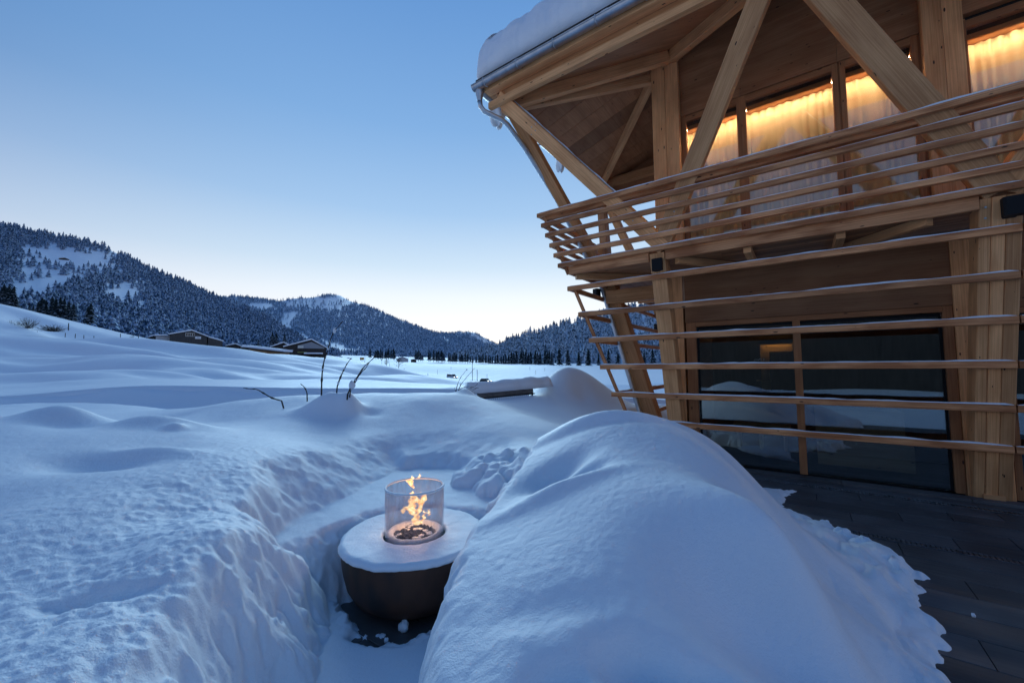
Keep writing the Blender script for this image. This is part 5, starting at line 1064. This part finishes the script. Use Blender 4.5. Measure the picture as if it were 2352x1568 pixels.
for nm, u, v0, v1, Y, sz, col, lb in (('road_sign', 831.5, 823.5, 838, 262, .85, (.55, .25, .03), 'orange square road sign at the far bend'), ('road_sign', 877, 826, 836, 255, .55, (.6, .6, .6), 'small round pale road sign across the road')):
    b_ = atY(u, v1, Y); tp_ = atY(u, v0, Y); o = empty(nm, b_, lb, 'sign'); obj('pole', MB().tube([b_-ez, tp_], .07, 6), o, DARKMETAL)
    plm = mat('sign_face', col, .5)
    obj('plate', MB().box(tp_+np.array([-sz*1.6, -.12, -sz]), tp_+np.array([sz*1.6, -.08, sz*.9])) if col[2] < .1 else MB().tube([tp_+np.array([0, -.12, 0]), tp_+np.array([0, -.08, 0])], sz, 16), o, plm)
for i, (u, vt, vb, Y) in enumerate(((24, 710, 718, 118), (89, 728, 731.5, 125), (157.5, 742, 752, 105))):
    stake(u, vt, vb, Y, .10, 'fence_post', ['leaning wooden post high on the left snow slope', 'short wooden post left of the slope crest', 'tall wooden post right of the round bush on the slope'][i], 'post', 'posts on the left slope', BARK)
for k, (u, v) in enumerate(((10, 758), (33, 759.5), (63, 762), (85.5, 762), (150, 766), (173, 768), (193, 771), (216, 773), (277, 768), (318, 773))):
    stake(u, v-1.6, v+1, 98, .07, 'fence_stub', ['leftmost', 'second from left', 'third from left', 'fourth from left', 'fifth from left', 'sixth from left', 'seventh from left', 'eighth from left', 'ninth from left', 'rightmost'][k]+' of the buried post tips in the line across the left slope', 'post', 'buried fence post tips', BARK)
# ================================================================ bushes and bare trees
def branchy(name, label, b_, h, spread, nb, cat, group=None, r=.02, trunk=False, up=.5):
    o = empty(name, b_, label, cat, group); g = MB(); b_ = np.array(b_)
    if trunk: obj('trunk', MB().tube([b_-ez*.5, b_+ez*h*.55, b_+ez*h], r*2.4, 7, True, [1.2, .8, .2]), o, BARK)
    for k in range(nb):
        a = rnd.random()*6.28; f = rnd.uniform(.25, .95) if trunk else 0; s0 = b_+ez*h*f if trunk else b_+np.array([rnd.gauss(0, spread*.15), rnd.gauss(0, spread*.15), -.2])
        L_ = (h*(1-f)*.6+h*.1) if trunk else h*rnd.uniform(.6, 1.0); el = rnd.uniform(up, 1.3)
        dr = np.array([math.cos(a)*math.cos(el)*(spread/h*1.3 if not trunk else 1), math.sin(a)*math.cos(el)*(spread/h*1.3 if not trunk else 1), math.sin(el)]); e_ = s0+dr*L_; m_ = s0+dr*L_*.5+np.array([rnd.gauss(0, .05), rnd.gauss(0, .05), .05])*h*.3
        g.tube([s0, m_, e_], r, 4, False, [1, .7, .3])
        for q in range(3):
            f2 = rnd.uniform(.3, .9); s2 = s0+(e_-s0)*f2; d2 = nrm(dr+np.array([rnd.gauss(0, .6), rnd.gauss(0, .6), rnd.gauss(0, .4)]))*L_*.35; g.tube([s2, s2+d2], r*.6, 3, False, [1, .3])
    obj('branches', g, o, BARK)
branchy('bush', 'round bare bush on the left snow slope', ground(65, 752, 97)*0+atY(65, 752, 97), 3.2, 2.0, 90, 'bush', None, .018, up=.35)
branchy('bush', 'smaller loose bare bush left of the round bush', atY(39, 750, 97), 2.2, 1.2, 26, 'bush', None, .015)
branchy('bush', 'sparse faint sapling at the left end of the bushes', atY(25, 748, 98), 2.2, .8, 12, 'bush', None, .012)
branchy('bush', 'low wide dark bush right of the round bush on the slope', atY(121, 759, 92), 1.9, 2.4, 110, 'bush', None, .03, up=.1)
branchy('bush', 'pale thin sapling on the crest left of the barn', atY(304, 780, 130), 2.2, 1.0, 24, 'bush', None, .015)
branchy('bush', 'low bush at the right end of the weathered barn', atY(520, 803, 150), 1.6, 2.4, 40, 'bush', None, .03)
branchy('bare_tree', 'small bare roadside tree, left of two beyond the road', atY(887, 844, 205), 4.4, 2, 40, 'tree', None, .035, True); branchy('bare_tree', 'taller bare roadside tree with drooping twigs, right of two by the road', atY(916, 852, 178), 6.4, 2.2, 50, 'tree', None, .035, True, -.2)
# ================================================================ dark spruces standing singly
class TT: pass
def spruce_tmpl(seed):
    t_ = tree_tmpl(seed, 9, 9, .205, .13); return t_
SP = []
for k in range(5):
    tv, tf_, _ = spruce_tmpl(400+k)
    cr = mesh_of('crown', tv, tf_, DARKCON); tk = MB().tube([(0, 0, -.06), (0, 0, .95)], .016, 6, True, [1.3, .2]); tkm = tk.mesh('trunk', BARK, (0, 0, 0), False); SP.append((cr, tkm))
def spruce(u, vt, vb, Y, label, group, wf=1.0):
    b_ = atY(u, vb, Y); tp_ = atY(u, vt, Y); h = tp_[2]-b_[2]
    o = bpy.data.objects.new('spruce_tree', None); C.objects.link(o); o.location = (b_[0], b_[1], b_[2]+EYE); o.rotation_euler = (0, 0, rnd.random()*6.28); o.scale = (h*wf, h*wf, h); o.empty_display_size = .1
    tag(o, label, 'tree', group); cr, tk = SP[rnd.randrange(5)]
    for nm, me in (('crown', cr), ('trunk', tk)): q = bpy.data.objects.new(nm, me); C.objects.link(q); q.parent = o
for x, yt, yb_ in ((25, 670, 880), (75, 680, 885), (120, 690, 890), (5, 700, 880), (50, 700, 885), (100, 720, 890), (385, 790, 950), (410, 810, 955), (485, 790, 970), (560, 785, 985), (595, 795, 995), (685, 850, 1020), (845, 840, 1050), (820, 880, 1045), (275, 865, 925), (310, 870, 932), (200, 870, 910), (430, 820, 960), (520, 800, 975), (360, 830, 945), (150, 800, 900), (640, 830, 1005)):
    spruce(x*.2441, 488+yt*.2441, 488+yb_*.2441+3, 245, 'dark spruce in the clump at the left picture edge behind the snow slope' if x <= 150 else 'dark spruce in the small gap between the two left clumps' if x < 300 else 'dark spruce in the tall clump right of the edge clump, behind the slope' if x < 660 else 'dark spruce standing apart at the right end of the left hillside clumps', 'dark spruces under the left hillside', 1.25)
for x, yt, yb_ in ((470, 625, 728), (525, 650, 733), (545, 640, 735), (560, 650, 736), (580, 635, 738), (600, 655, 738), (630, 655, 738), (648, 650, 739), (665, 630, 740), (690, 640, 740), (715, 630, 742), (725, 655, 743), (950, 645, 752), (965, 660, 753), (980, 640, 755), (1000, 670, 756), (1020, 695, 757), (1085, 650, 758), (1100, 670, 759), (1135, 645, 762), (1165, 655, 764), (1180, 660, 764), (1190, 650, 765), (1215, 645, 767), (1230, 665, 767), (1245, 680, 767), (1295, 680, 770), (1310, 695, 771), (1330, 690, 772), (1345, 685, 772), (1360, 675, 772), (1375, 685, 773), (1410, 690, 773), (1425, 685, 774), (1440, 700, 775), (1465, 675, 776), (1490, 680, 776), (1520, 710, 778), (1545, 715, 779), (1580, 710, 780), (1610, 690, 782), (1630, 700, 783), (1650, 680, 785), (1680, 690, 787), (1710, 700, 790), (1730, 712, 791), (1750, 720, 792), (1780, 705, 794), (1805, 690, 795), (1840, 700, 796), (1865, 705, 797), (1890, 690, 798), (1920, 690, 799), (1950, 660, 800), (1975, 670, 801), (2000, 650, 802), (2050, 645, 803), (2075, 660, 804), (2100, 655, 803), (2125, 670, 805), (2150, 660, 805), (2200, 650, 806), (2225, 668, 807), (2250, 665, 808), (2300, 640, 808), (2325, 660, 809), (2345, 650, 810)):
    spruce(746.5+x*.21975, 660.4+yt*.21975, 660.4+yb_*.21975+1.5, rnd.uniform(415, 470), 'dark spruce in the clump above the road bend, left of the distant chalet' if x < 740 else 'dark spruce in the narrow clump just right of the distant chalet' if x < 1050 else 'dark spruce in the dense middle clump along the far meadow edge' if x < 1260 else 'dark spruce in the thin even row along the far meadow edge' if x < 1820 else 'tall dark spruce at the right end of the meadow row before the hill', 'spruces along the far edge of the meadow', 1.15)
for u, vt, vb in ((1285, 798, 841), (1305, 800, 842), (1330, 806, 843), (1352, 800, 843), (1375, 812, 844), (1398, 800, 845), (1420, 808, 845), (1440, 796, 845), (1462, 800, 846), (1480, 806, 846), (1500, 800, 846), (1268, 806, 841)):
    spruce(u, vt, vb, rnd.uniform(380, 420), 'spruce at the foot of the right hill, seen beside the slatted posts', 'spruces under the right hill', 1.1)
for u, vt, vb, lb in ((625, 761, 797, 'tall dark spruce left of the two behind the long pale shed'), (634, 763, 798, 'dark spruce pressed against the tall one behind the long pale shed'), (653, 766, 795, 'single dark spruce behind the small gabled house'), (593, 779, 796, 'small spruce left of the tall pair behind the shed')):
    spruce(u, vt, vb, 190, lb, None, 1.3)
# ================================================================ hotel wing opposite, behind the viewpoint (seen mirrored in the upper glass)
nb = B(2, -23, G-.2); NH = empty('hotel_wing', nb, 'timber hotel wing with a broad snowy roof, seen only mirrored in the upper panes', 'building')
obj('wall', MB().bbox(15, -14, -24, -30, G-.5, 5.0), NH, DARKWALL); obj('roof', MB().slab([B(16, -22.6, 4.6), B(-15, -22.6, 4.6), B(-15, -33, 13), B(16, -33, 13)], .3), NH, ROOFDARK)
obj('roof_snow', MB().slab([B(16, -22.7, 5.05), B(-15, -22.7, 5.05), B(-15, -33, 13.45), B(16, -33, 13.45)], .42), NH, SNOW)
g = MB()
for r_ in range(4):
    for k in range(16):
        tt = -24-r_*2.3; s = 14.5-k*1.9+(r_ % 2)*1.3; z = 5.07+(-22.7-tt)*.8155; g.bbox(s-.06, s+.06, tt-.06, tt+.06, z-.1, z+.55, along='z')
o = obj('snow_guard', g, NH, BLACK); o['kind'] = 'stuff'
